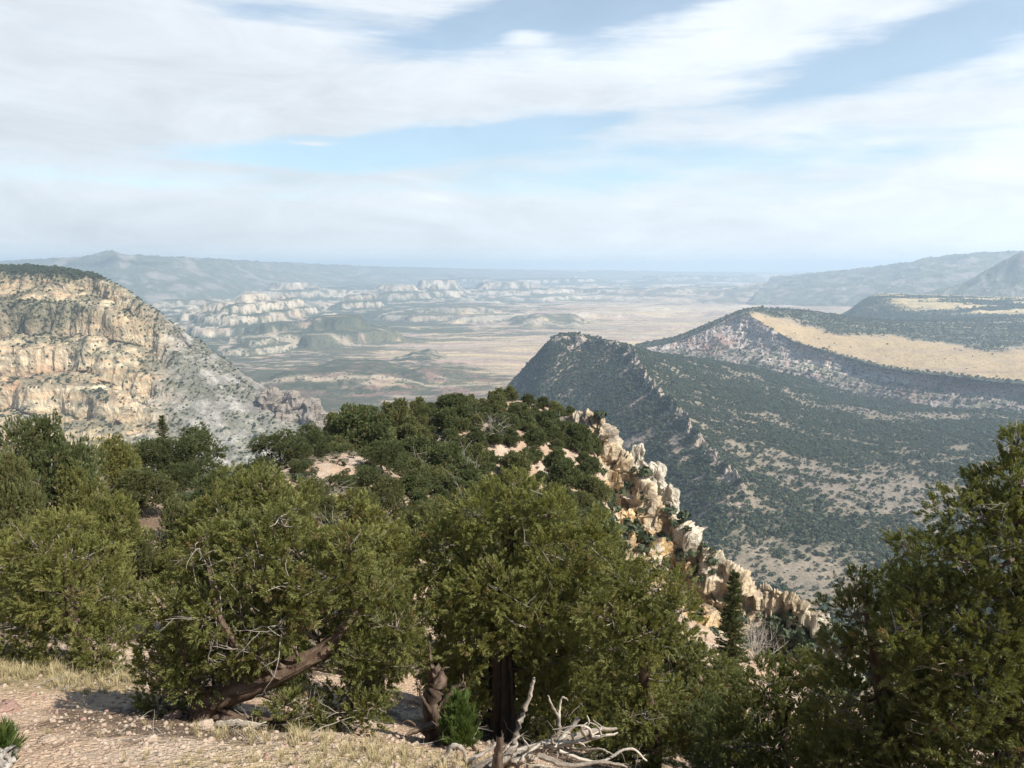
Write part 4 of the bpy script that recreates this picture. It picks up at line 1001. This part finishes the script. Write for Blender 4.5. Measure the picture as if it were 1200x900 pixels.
# ================================================================== GROUND SHEET OF THE HILLTOP
az = np.linspace(R(-75), R(75), 900); rr = np.exp(np.linspace(math.log(1.0), math.log(420), 760))
AZ, RR = np.meshgrid(az, rr, indexing='ij')
X, Y = np.sin(AZ)*RR, np.cos(AZ)*RR
Z = np.concatenate([hN(X[i:i+100], Y[i:i+100]) for i in range(0, 900, 100)])
P = np.stack([X, Y, Z], -1); s = sd_out(X, Y)
n1 = fbm(X/3, Y/3, 0, 4); n2 = fbm(X*1.5, Y*1.5, 2, 4)
c = mixc(np.broadcast_to(C_(.53,.375,.255), P.shape), C_(.58,.445,.33), sst(-.2, .4, n1)); c = mixc(c, C_(.44,.29,.19), sst(.1, .5, n2)*.6)
far = sst(35, 60, RR); c = mixc(c, mixc(np.broadcast_to(C_(.43,.305,.215), P.shape), C_(.52,.42,.33), sst(-.1, .4, n1)), far); c = mixc(c, C_(.30,.21,.15), far*sst(.0, .4, n2)*.6)
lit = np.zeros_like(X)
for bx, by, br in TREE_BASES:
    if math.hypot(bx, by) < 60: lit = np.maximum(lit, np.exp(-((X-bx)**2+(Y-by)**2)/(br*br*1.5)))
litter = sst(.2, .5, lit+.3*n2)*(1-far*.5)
c = mixc(c, C_(.13,.092,.066), litter*.88)  # needle litter, spread wider and darker to paint in the trees' shade
dg = np.zeros_like(X)
for px, py, r in [(40,790,1.6),(100,805,1.1),(300,890,.9),(400,890,1.0),(-60,780,2.0),(450,880,.8)]:
    q = ground_hit(px, py)
    if q is not None: dg = np.maximum(dg, np.exp(-((X-q[0])**2+(Y-q[1])**2)/(r*r)))
c = mixc(c, C_(.40,.31,.17), sst(.3, .7, dg+.3*n2)*.7)
rkc = mixc(np.broadcast_to(C_(.52,.40,.24), P.shape), C_(.58,.52,.43), sst(-.2, .3, fbm(X/6, Y/6, Z/4, 4))); rkc = mixc(rkc, C_(.13,.12,.08), sst(.05, .4, fbm(X/2, Y/2, Z/3, 4))*.7)
c = mixc(c, rkc, sst(1.5, 5, s))
ground_mat = terrain_mat('sandy_ground', .11, 0, bump=.9, var=.26, pebble=True)
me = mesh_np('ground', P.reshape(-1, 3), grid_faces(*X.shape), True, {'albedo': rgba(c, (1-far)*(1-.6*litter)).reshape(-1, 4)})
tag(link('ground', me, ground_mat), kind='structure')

# ---- scattered masses ----------------------------------------------------------------------------------
def scatter(name, pts, sc, pick, protos, rot=None, up=None, label=None):
    """many small growths nobody could count: one object, instances on its points"""
    n = len(pts)
    me = bpy.data.meshes.new(name); me.vertices.add(n); me.vertices.foreach_set('co', np.ascontiguousarray(pts, np.float32).ravel())
    g = np.random.default_rng(n)
    E = np.zeros((n, 3), np.float32) if rot is None else np.asarray(rot, np.float32); E[:, 2] = g.uniform(0, 6.28, n)
    for an, typ, key, A in (('sc', 'FLOAT_VECTOR', 'vector', sc if np.ndim(sc) == 2 else np.repeat(np.asarray(sc)[:, None], 3, 1)), ('er', 'FLOAT_VECTOR', 'vector', E)):
        a = me.attributes.new(an, typ, 'POINT'); a.data.foreach_set(key, np.ascontiguousarray(A, np.float32).ravel())
    a = me.attributes.new('pick', 'INT', 'POINT'); a.data.foreach_set('value', np.ascontiguousarray(pick, np.int32))
    o = link(name, me)
    col = bpy.data.collections.new(name+'_kinds')
    for k, pm in enumerate(protos):
        po = bpy.data.objects.new('%s_kind_%02d' % (name, k), pm); col.objects.link(po)
    ng = bpy.data.node_groups.new(name, 'GeometryNodeTree')
    ng.interface.new_socket('Geometry', in_out='INPUT', socket_type='NodeSocketGeometry'); ng.interface.new_socket('Geometry', in_out='OUTPUT', socket_type='NodeSocketGeometry')
    N_ = ng.nodes; L = ng.links
    gi, go = N_.new('NodeGroupInput'), N_.new('NodeGroupOutput')
    ci = N_.new('GeometryNodeCollectionInfo'); ci.inputs['Collection'].default_value = col; ci.inputs['Separate Children'].default_value = True; ci.inputs['Reset Children'].default_value = True
    ip = N_.new('GeometryNodeInstanceOnPoints'); ip.inputs['Pick Instance'].default_value = True
    def at_(nm, ty):
        a = N_.new('GeometryNodeInputNamedAttribute'); a.data_type = ty; a.inputs['Name'].default_value = nm
        return [q for q in a.outputs if q.enabled][0]
    er = N_.new('FunctionNodeEulerToRotation'); L.new(at_('er', 'FLOAT_VECTOR'), er.inputs[0])
    L.new(gi.outputs[0], ip.inputs['Points']); L.new(ci.outputs[0], ip.inputs['Instance']); L.new(at_('pick', 'INT'), ip.inputs['Instance Index'])
    L.new(er.outputs[0], ip.inputs['Rotation']); L.new(at_('sc', 'FLOAT_VECTOR'), ip.inputs['Scale']); L.new(ip.outputs[0], go.inputs[0])
    md = o.modifiers.new('scatter', 'NODES'); md.node_group = ng
    return tag(o, label, kind='stuff')
def sample_grid(P, dens, n, seed):
    g = np.random.default_rng(seed)
    Q = P[:-1, :-1]; a = P[1:, :-1]-Q; b_ = P[:-1, 1:]-Q
    A = np.linalg.norm(np.cross(a, b_), axis=-1)*np.clip(dens[:-1, :-1], 0, None)
    # keep what lies within the view (with a margin)
    Dp = np.maximum(Q[..., 1], 1); tx = Q[..., 0]/Dp; A = np.where(np.abs(tx) < .72, A, 0)
    p = (A/A.sum()).ravel(); k = g.choice(len(p), n, p=p); i, j = np.unravel_index(k, A.shape)
    u, v = g.uniform(0, 1, n)[:, None], g.uniform(0, 1, n)[:, None]
    return Q[i, j]+a[i, j]*u+b_[i, j]*v
def far_tree(seed, mat):
    """a distant tree about 1 m across: leaf clumps through a rounded crown on a short stem"""
    g = np.random.default_rng(seed); n = 46
    u = g.normal(size=(n, 3)); u /= np.linalg.norm(u, axis=1, keepdims=True); u[:, 2] = np.abs(u[:, 2])*1.0-.15
    c = u*g.uniform(.28, .5, n)[:, None]*C_(1, 1, 1.05)+C_(0, 0, .42)
    t1 = np.cross(u, g.normal(size=(n, 3))); t1 /= np.linalg.norm(t1, axis=1, keepdims=True); t2 = np.cross(u, t1)+.5*u
    s_ = g.uniform(.11, .2, n)[:, None]
    V = np.stack([c-t1*s_, c+t2*s_*.9, c+t1*s_, c-t2*s_*.9], 1).reshape(-1, 3); Fq = np.arange(n*4).reshape(-1, 4)
    sv, sf = tube([(0, 0, -.25), (0, 0, .5)], [.05, .03], 4); V2, F2 = join([(V, Fq), (sv, sf)]); V2 = V2[:, :3]
    me = mesh_np('tree', V2, F2, False, {'tint': np.concatenate([np.repeat(g.uniform(0, .8, n), 4), np.zeros(len(sv))]), 'tip': np.zeros(len(V2))}); me.materials.append(mat); return me
M_FAR = foliage_mat('distant_foliage', (.036,.050,.027), (.078,.092,.046), (.09,.105,.052), dryamt=.0, trans=.15)
FT = [far_tree(k, M_FAR) for k in range(6)]
def wood(name, SC, n, size, seed, label=None):
    pts_ = sample_grid(SC[0], SC[1], n, seed); g = np.random.default_rng(seed+1)
    sz = size*np.exp(g.normal(0, .3, n))
    scatter(name, pts_, np.stack([sz*g.uniform(.9, 1.3, n), sz*g.uniform(.9, 1.3, n), sz*g.uniform(.8, 1.15, n)], -1), g.integers(0, 6, n), FT, label=label)
wood('woodland', SC_RIDGE, 110000, 4.6, 11)
wood('shrubbery', SC_CANYON, 12500, 3.3, 12)
wood('woodland', SC_MESA, 16000, 5.5, 13)
wood('woodland', SC_MESB, 9000, 7, 16)
wood('shrubbery', SC_RIB, 420, 1.1, 14)

# low brush and loose stones on the knoll's bare soil
g = np.random.default_rng(15); n = 2600; D = np.exp(g.uniform(math.log(24), math.log(100), n)); xx = (g.uniform(-.5, .13, n))*D; ok = (sd_out(xx, D) <= 1) & (fbm(xx/5, D/5, 3, 3) > -.15); xx, D = xx[ok], D[ok]; n = len(D)
sz = .25+.5*g.uniform(0, 1, n)**2
MB_ = foliage_mat('grey_brush', (.13,.115,.085), (.19,.165,.115), (.24,.21,.15)); BR = [far_tree(20+k, MB_ if k % 3 else M_FAR) for k in range(6)]
scatter('brush', np.stack([xx, D, hN(xx, D)], -1), np.stack([sz*1.3, sz*1.3, sz*.8], -1), g.integers(0, 6, n), BR)
# gravel and fallen twigs on the bare sand
pv = []
for k in range(4):
    V, Fq = rock_mesh(1, .8, .5, 3.3*k+1, .7, .8, 10, 7); m_ = mesh_np('pebble', V, Fq, True); m_.materials.append(M_REDST if k == 3 else M_STONE); pv.append(m_)
g = np.random.default_rng(5); n = 15000
D = np.exp(g.uniform(math.log(4.5), math.log(26), n)); xx = g.uniform(-.72, .35, n)*D
zz = hN(xx, D); ok = sd_out(xx, D) <= 0
big_ = .011+.050*g.uniform(0, 1, n)**5
scatter('gravel', np.stack([xx, D, zz], -1)[ok], big_[ok]*np.sqrt(D[ok]/7), g.choice(4, n, p=[.3, .3, .3, .1])[ok], pv)
tv = []
for k in range(5):
    gg = np.random.default_rng(k); o_ = []; dead_twigs((0, 0, .02), (1, 0, .05), 1, .018, 1, gg, o_, .3); m_ = mesh_np('twig', *join(o_)); m_.materials.append(M_TWIG if k % 2 else M_OLD); tv.append(m_)
tx, ty = [], []
for bx, by, br in TREE_BASES:
    if math.hypot(bx, by) < 30:
        k = 60; tx.append(bx+g.normal(0, br*.8, k)); ty.append(by+g.normal(0, br*.8, k))
tx, ty = np.concatenate(tx), np.concatenate(ty); n = len(tx)
scatter('litter', np.stack([tx, ty, hN(tx, ty)], -1), g.uniform(.12, .5, n), g.integers(0, 5, n), tv)

# dry grass: tufts of bent blades
mg, t, out = new_mat('dry_grass')
ti = t.add('ShaderNodeAttribute', attribute_name='tint').outputs['Fac']
cg = t.ramp(ti, [(0, (.17,.15,.075)), (.5, (.33,.265,.14)), (1, (.45,.37,.22))])
pb = principled(t, out, cg, .8, .2)
def tuft(seed):
    g = np.random.default_rng(seed); V, T = [], []
    for _ in range(34):
        a = g.uniform(0, 6.28); l = g.uniform(.5, 1.0); le = g.uniform(.1, .6); b0 = C_(g.normal()*.09, g.normal()*.09, -.03); d = C_(math.cos(a)*le, math.sin(a)*le, 1); w_ = C_(-math.sin(a), math.cos(a), 0)*.012
        p1 = b0+d*l*.5; p2 = b0+d*l*.9+C_(math.cos(a), math.sin(a), -.5)*l*.18
        V += [b0-w_, b0+w_, p1+w_*.8, p1-w_*.8, p1-w_*.8, p1+w_*.8, p2+w_*.15, p2-w_*.15]; T += [g.uniform()]*8
    m_ = mesh_np('tuft', np.array(V), np.arange(len(V)).reshape(-1, 4), False, {'tint': np.array(T)}); m_.materials.append(mg); return m_
TF = [tuft(k) for k in range(4)]
gp, gs = [], []
for px, py, r, k, h in [(20,782,1.1,260,.22),(75,795,.7,120,.18),(-40,775,1.4,240,.25),(115,810,.4,30,.13),(300,899,.5,22,.11),(380,897,.5,34,.12),(450,892,.5,40,.14),(520,895,.6,30,.16),(200,880,1.6,14,.09),(60,850,1.5,30,.09),(180,760,2.0,60,.14),(330,868,.5,40,.16)]:
    q = ground_hit(px, py)
    if q is None: continue
    for _ in range(k): gp.append(q[:2]+g.normal(size=2)*C_(r, r*.6)); gs.append(h*g.uniform(.6, 1.3))
gp = np.array(gp); gs = np.array(gs); n = len(gp)
scatter('dry_grass', np.stack([gp[:, 0], gp[:, 1], hN(gp[:, 0], gp[:, 1])], -1), gs, g.integers(0, 4, n), TF)

# ---- dead wood ------------------------------------------------------------------------------------------------
def wood_thing(name, label, cat, origin, pieces, mat, names, D):
    """pieces: list of (sight-line points (px,py[,D]), r0, r1)"""
    e = empty(name, origin); tag(e, label, cat)
    for k, (pp, r0, r1) in enumerate(pieces):
        path = smooth_path([at(q[0], q[1], q[2] if len(q) > 2 else D)-origin for q in pp], 4*len(pp)+2)
        gg = np.random.default_rng(k+len(label)); path = path+gg.normal(0, min(r0*.14, .006), path.shape)
        link(names[k] if k < len(names) else names[-1], mesh_np('branch', *tube(path, np.linspace(r0, r1, len(path))*gg.uniform(.88, 1.12, len(path)), 11, .22, k, .0)), mat, e)
    return e
o0 = gb(600, 7.5); g = np.random.default_rng(44); DEADX = [([(540,912,7.3),(590,889,7.3),(640,873,7.4),(690,858,7.5),(722,853,7.6)], .062, .012)]
for _ in range(26):
    x = g.uniform(585, 705); y = 893-(x-590)*.27+g.uniform(-6, 14); a = g.uniform(-.5, 2.6); l = g.uniform(14, 55); d = 7.35+g.uniform(-.25, .25); b_ = g.uniform(-.8, .8)
    DEADX.append(([(x,y,7.4),(x+l*.5*math.cos(a),y-l*.45*math.sin(a)*.7,d),(x+l*math.cos(a+b_),y-l*.8*math.sin(a+b_)*.6,d+g.uniform(-.15,.15))], g.uniform(.008, .018), .004))
wood_thing('fallen_dead_tree', 'bleached fallen dead tree with bare upturned branches at the bottom centre', 'dead tree', o0, DEADX+[
    ([(575,900,7.2),(600,880,7.25),(606,858,7.3),(617,826,7.35),(624,803,7.35),(627,793,7.35)], .040, .010),
    ([(640,874,7.35),(653,862,7.35),(655,843,7.35),(648,828,7.3),(642,815,7.3)], .022, .006),
    ([(655,850,7.35),(656,828,7.4),(659,817,7.4),(666,821,7.4)], .014, .005),
    ([(655,868,7.35),(667,855,7.4),(678,841,7.4)], .026, .016),
    ([(650,874,7.3),(690,866,7.4),(724,859,7.5)], .024, .007),
    ([(655,880,7.2),(700,893,7.2),(738,877,7.25),(758,892,7.2)], .016, .008),
    ([(630,885,7.2),(665,897,7.1),(705,893,7.1),(735,899,7.1)], .022, .008),
    ([(600,897,7.2),(632,872,7.3)], .045, .02), ([(678,858,7.4),(690,848,7.4),(688,838,7.4)], .012, .004)], M_DEAD, ['trunk', 'branch'], 7.4)
wood_thing('broken_snag', 'short splintered upright snag in front of the fallen dead tree', 'dead tree', gb(583, 7.1), [([(580,915,7.1),(584,885,7.1),(587,865,7.1)], .05, .03), ([(586,880,7.1),(589,860,7.1)], .02, .006)], M_OLD, ['trunk', 'branch'], 7.1)
o0 = gb(518, 9.2)
wood_thing('old_stump', 'twisted brown juniper stump with clawing roots left of the central trunk', 'stump', o0, [
    ([(522,880,9.2),(513,850,9.2),(509,820,9.25),(512,795,9.3),(508,778,9.3)], .19, .075), ([(512,800,9.2),(505,775,9.3),(503,752,9.3)], .035, .006),
    ([(510,800,9.1),(518,785,9.1),(526,782,9.1)], .03, .006), ([(516,830,9.1),(528,812,9.1),(541,800,9.1),(543,788,9.1)], .035, .006),
    ([(512,850,9.1),(490,855,8.9),(475,862,8.8)], .06, .012), ([(520,860,9.0),(548,868,8.8),(560,888,8.7)], .05, .012), ([(515,870,9.0),(500,885,8.7),(488,893,8.6)], .055, .012),
    ([(530,815,9.1),(545,806,9.1),(541,796,9.1)], .016, .004), ([(505,835,9.1),(492,812,9.1),(494,796,9.1)], .022, .004), ([(500,862,9.0),(480,845,9.0),(470,848,9)], .018, .004)], M_OLD, ['trunk', 'branch', 'branch', 'branch', 'root', 'root', 'root', 'branch', 'branch', 'branch'], 9.2)
wood_thing('bleached_root', 'curled whitish root lying at the foot of the brown stump', 'dead wood', gb(530, 7.5), [([(508,905,7.4),(522,886,7.4),(531,874,7.4),(543,880,7.4),(549,900,7.4)], .035, .014), ([(549,892,7.3),(575,877,7.3),(585,868,7.3)], .02, .008)], M_DEAD, ['trunk', 'branch'], 7.4)
wood_thing('dead_log', 'short pale log on the ground under the leaning trunk', 'log', gb(280, 8.5), [([(254,849,8.45),(280,847,8.45),(303,851,8.45)], .035, .03), ([(300,850,8.45),(312,846,8.45)], .012, .006)], M_DEAD, ['trunk', 'branch'], 8.5)
wood_thing('weathered_post', 'grey weathered log end in the bottom left corner', 'log', gb(6, 6.0), [([(-14,902,5.9),(2,893,5.95),(12,884,6.0)], .075, .06), ([(6,900,5.9),(17,890,5.95)], .03, .025)], M_TWIG, ['trunk', 'splinter'], 6)

def clump(px, py, D, rpx, hpx, label, n, mat, tmpl, seed, name='shrub', up=1.2, cat='shrub', group=None):
    g = np.random.default_rng(seed); b0 = at(px, py, D); b0[2] = float(hN(b0[0], b0[1])) if D < 60 else b0[2]
    r = rpx/F*D; h = hpx/F*D; pos = g.normal(size=(n, 3))*C_(.42, .42, .0)*r; q = g.uniform(0, 1, n)
    pos = pos*(1-.75*q[:, None]); pos[:, 2] = q*h*.85
    ax = pos*C_(1, 1, 0)/r*.8+C_(0, 0, up)+g.normal(size=(n, 3))*.25
    e = empty(name, b0); tag(e, label, cat, group)
    link('foliage', spray_mesh('foliage', pos, ax, g.uniform(.7, 1.2, n), g.uniform(0, .9, n), tmpl, seed), mat, e)
    link('stem', mesh_np('stem', *tube([(0, 0, -.1), (0, 0, h*.6)], [.012, .004], 5)), M_BARK, e)
    return e
clump(538, 872, 8.7, 26, 62, 'fresh green feathery young juniper beside the brown stump', 260, M_YOUNG, T_FAN, 3, 'juniper_sapling')
clump(4, 878, 6.1, 16, 32, 'small green sprig above the weathered log end', 60, M_YOUNG, T_FAN, 4, 'pine_sapling')

def stone(px, py, w, d, h, seed, label, mat):
    q = ground_hit(px, py)
    if q is None: return
    V, Fq = rock_mesh(w, d, h, seed, .7, .7, 22, 14); o = link('rock', mesh_np('rock', V, Fq, True), mat); o.location = q; o.rotation_euler = (0, 0, seed); tag(o, label, 'rock')
stone(202, 842, .20, .13, .07, 1.1, 'flat red stone by the foot of the leaning trunk', M_REDST)
stone(8, 834, .30, .22, .09, 2.2, 'broad reddish stone at the left edge of the bare sand', M_REDST)
stone(56, 872, .16, .12, .06, 3.4, 'pale flat stone on the open sand', M_STONE)
stone(150, 833, .12, .1, .05, 4.4, 'small pale stone below the end of the sand trail', M_STONE)
stone(326, 832, .14, .11, .09, 5.5, 'whitish stone in the shade under the leaning trunk', M_SPIRE)
stone(240, 855, .18, .14, .10, 6.6, 'grey-brown stone in front of the leaning trunk base', M_STONE)
stone(176, 868, .13, .1, .04, 7.1, 'little tan stone in the middle of the stony sand', M_STONE)
# ================================================================== SKY, SUN, HAZE
sun = bpy.data.lights.new('sun', 'SUN'); so = bpy.data.objects.new('sun', sun); COL.objects.link(so)
sun.energy = 4.2; sun.angle = R(.5); sun.color = (1, .95, .86)
so.rotation_euler = Vector(-SUNV).to_track_quat('-Z', 'Y').to_euler(); so.location = (60, -20, 60)
w = bpy.data.worlds.new('World'); scene.world = w; w.use_nodes = True
w.node_tree.nodes.clear(); t = NT(w.node_tree)
sky = t.add('ShaderNodeTexSky', sky_type='NISHITA'); sky.sun_disc = False; sky.sun_elevation = SUN_EL; sky.sun_rotation = SUN_AZ
sky.altitude = 1800; sky.air_density = 1.0; sky.dust_density = 1.2; sky.ozone_density = 1.0
d = t.add('ShaderNodeTexCoord').outputs['Generated']
sx = t.add('ShaderNodeSeparateXYZ'); t.l.new(d, sx.inputs[0]); dx, dy, dz = sx.outputs
hyp = t.math('SQRT', t.math('ADD', t.math('MULTIPLY', dx, dx), t.math('MULTIPLY', dy, dy)))
v = t.math('DIVIDE', dz, t.math('MAXIMUM', hyp, .001))             # tan(elevation)
u = t.math('ARCTAN2', dx, dy)                                        # azimuth from the view axis
cb = t.add('ShaderNodeCombineXYZ'); t.put(cb.inputs[0], u); t.put(cb.inputs[1], t.math('MULTIPLY', v, 3.2)); t.put(cb.inputs[2], t.math('MULTIPLY', dy, .6))
q = cb.outputs[0]
warp = t.noise(q, 3.0, 5, .6, 0, True)
wv = t.vmath('SUBTRACT', warp, (.5, .5, .5))
ws = t.add('ShaderNodeSeparateXYZ'); t.l.new(wv, ws.inputs[0])
def gap(px, py, ru, rv, tilt=0.0, wu=.22, wv_=.05):
    b = (450-py)/F; a = (px-600)/F
    D_ = np.array((a, b*sp+cp, b*cp-sp)); u0 = math.atan2(D_[0], D_[1]); v0 = D_[2]/math.hypot(D_[0], D_[1])
    uu = t.math('ADD', t.math('SUBTRACT', u, u0), t.math('MULTIPLY', ws.outputs[0], wu))
    vv = t.math('ADD', t.math('SUBTRACT', v, v0), t.math('MULTIPLY', ws.outputs[1], wv_))
    vv = t.math('SUBTRACT', vv, t.math('MULTIPLY', uu, tilt))
    e = t.math('ADD', t.math('POWER', t.math('ABSOLUTE', t.math('DIVIDE', uu, ru)), 2.0), t.math('POWER', t.math('ABSOLUTE', t.math('DIVIDE', vv, rv)), 2.0))
    return t.math('POWER', 2.718, t.math('MULTIPLY', e, -1.0))
def lsum(items):
    s = None
    for k, g in items:
        x = t.math('MULTIPLY', g, k); s = x if s is None else t.math('ADD', s, x)
    return s
gaps = lsum([(1.2, gap(420,178,.20,.020,.04)), (.75, gap(640,150,.13,.014,.12)), (1.2, gap(700,12,.12,.040,.10)), (.75, gap(540,40,.13,.03,.2)),
             (.8, gap(1120,36,.20,.036,.22)), (.55, gap(860,180,.26,.026,.05)), (.35, gap(650,215,.2,.014,0)), (.35, gap(150,215,.25,.012,0)), (.5, gap(300,10,.15,.015,0)), (.3, gap(960,95,.12,.02,.2))])
n1 = t.noise(q, 4.5, 8, .58, .3); cb2 = t.add('ShaderNodeCombineXYZ')
t.put(cb2.inputs[0], t.math('ADD', u, t.math('MULTIPLY', v, 1.6))); t.put(cb2.inputs[1], t.math('MULTIPLY', v, 9.0)); n2 = t.noise(cb2.outputs[0], 5.0, 7, .6, .4)
cov = t.math('ADD', t.math('MULTIPLY', t.math('SUBTRACT', n1, .5), .9), t.math('MULTIPLY', t.math('SUBTRACT', n2, .5), .85))
cov = t.math('SUBTRACT', t.math('ADD', cov, .95), gaps)
cov = t.math('SUBTRACT', cov, t.math('MULTIPLY', t.smooth(.34, .75, v), 1.15))
puff = lsum([(1.0, gap(510,231,.026,.006,-.1,.03,.02)), (.8, gap(618,40,.04,.016,0,.05,.03)), (.6, gap(370,168,.03,.003,0,.03,.01))])
cov = t.math('ADD', cov, t.math('MULTIPLY', puff, .9))
a = t.smooth(.25, .88, cov)
bright = t.math('ADD', t.math('MULTIPLY', t.math('SUBTRACT', t.noise(q, 6.0, 9, .62, .6), .5), .50), t.math('ADD', .86, t.math('MULTIPLY', u, .16)))
bright = t.math('ADD', bright, t.math('MULTIPLY', t.smooth(.17, .24, v), .06))
bright = t.math('ADD', bright, t.math('MULTIPLY', puff, .12))
CL = 5.35
cc = t.add('ShaderNodeCombineColor')
for i, k in enumerate((.925, .985, 1.045)): t.put(cc.inputs[i], t.math('MULTIPLY', bright, CL*k))
skc = t.mix(1.0, sky.outputs[0], (.80, .88, .82, 1), blend='MULTIPLY')
a = t.math('ADD', t.math('MULTIPLY', a, .66), t.math('MULTIPLY', t.math('SUBTRACT', 1.0, t.smooth(.34, .75, v)), .30))
fin = t.mix(a, skc, cc.outputs[0])
bg = t.add('ShaderNodeBackground'); t.l.new(fin, bg.inputs[0]); bg.inputs[1].default_value = .1
ow = t.add('ShaderNodeOutputWorld'); t.l.new(bg.outputs[0], ow.inputs[0])

x0, x1, y0, y1, z0, z1 = -45000, 45000, -300, 32000, -640, 190
V = np.array([(x, y, z) for x in (x0, x1) for y in (y0, y1) for z in (z0, z1)], float)
Fh = np.array([(0,1,3,2),(4,6,7,5),(0,4,5,1),(2,3,7,6),(0,2,6,4),(1,5,7,3)])
hm = bpy.data.materials.new('haze'); hm.use_nodes = True; hm.node_tree.nodes.clear(); t = NT(hm.node_tree)
pv = t.add('ShaderNodeVolumePrincipled'); pv.inputs['Density'].default_value = HAZE if 'HAZE' in globals() else 1/11500
pv.inputs['Color'].default_value = (.66, .825, 1.0, 1); pv.inputs['Anisotropy'].default_value = .25
o_ = t.add('ShaderNodeOutputMaterial'); t.l.new(pv.outputs[0], o_.inputs['Volume'])
ho = link('haze', mesh_np('haze', V, Fh, False), hm); tag(ho, kind='stuff')

scene.view_settings.view_transform = 'Standard'; scene.view_settings.look = 'None'
scene.view_settings.exposure = 1.0; scene.view_settings.gamma = 1.0
cy = scene.cycles
cy.use_denoising = True; cy.denoising_input_passes = 'RGB_ALBEDO_NORMAL'; cy.denoising_prefilter = 'NONE'; cy.denoising_quality = 'HIGH'; cy.denoiser = 'OPENIMAGEDENOISE'; cy.use_adaptive_sampling = False; cy.adaptive_threshold = .02
cy.max_bounces = 5; cy.diffuse_bounces = 2; cy.glossy_bounces = 1; cy.transmission_bounces = 2; cy.volume_bounces = 2; cy.transparent_max_bounces = 4
scene.render.use_persistent_data = False
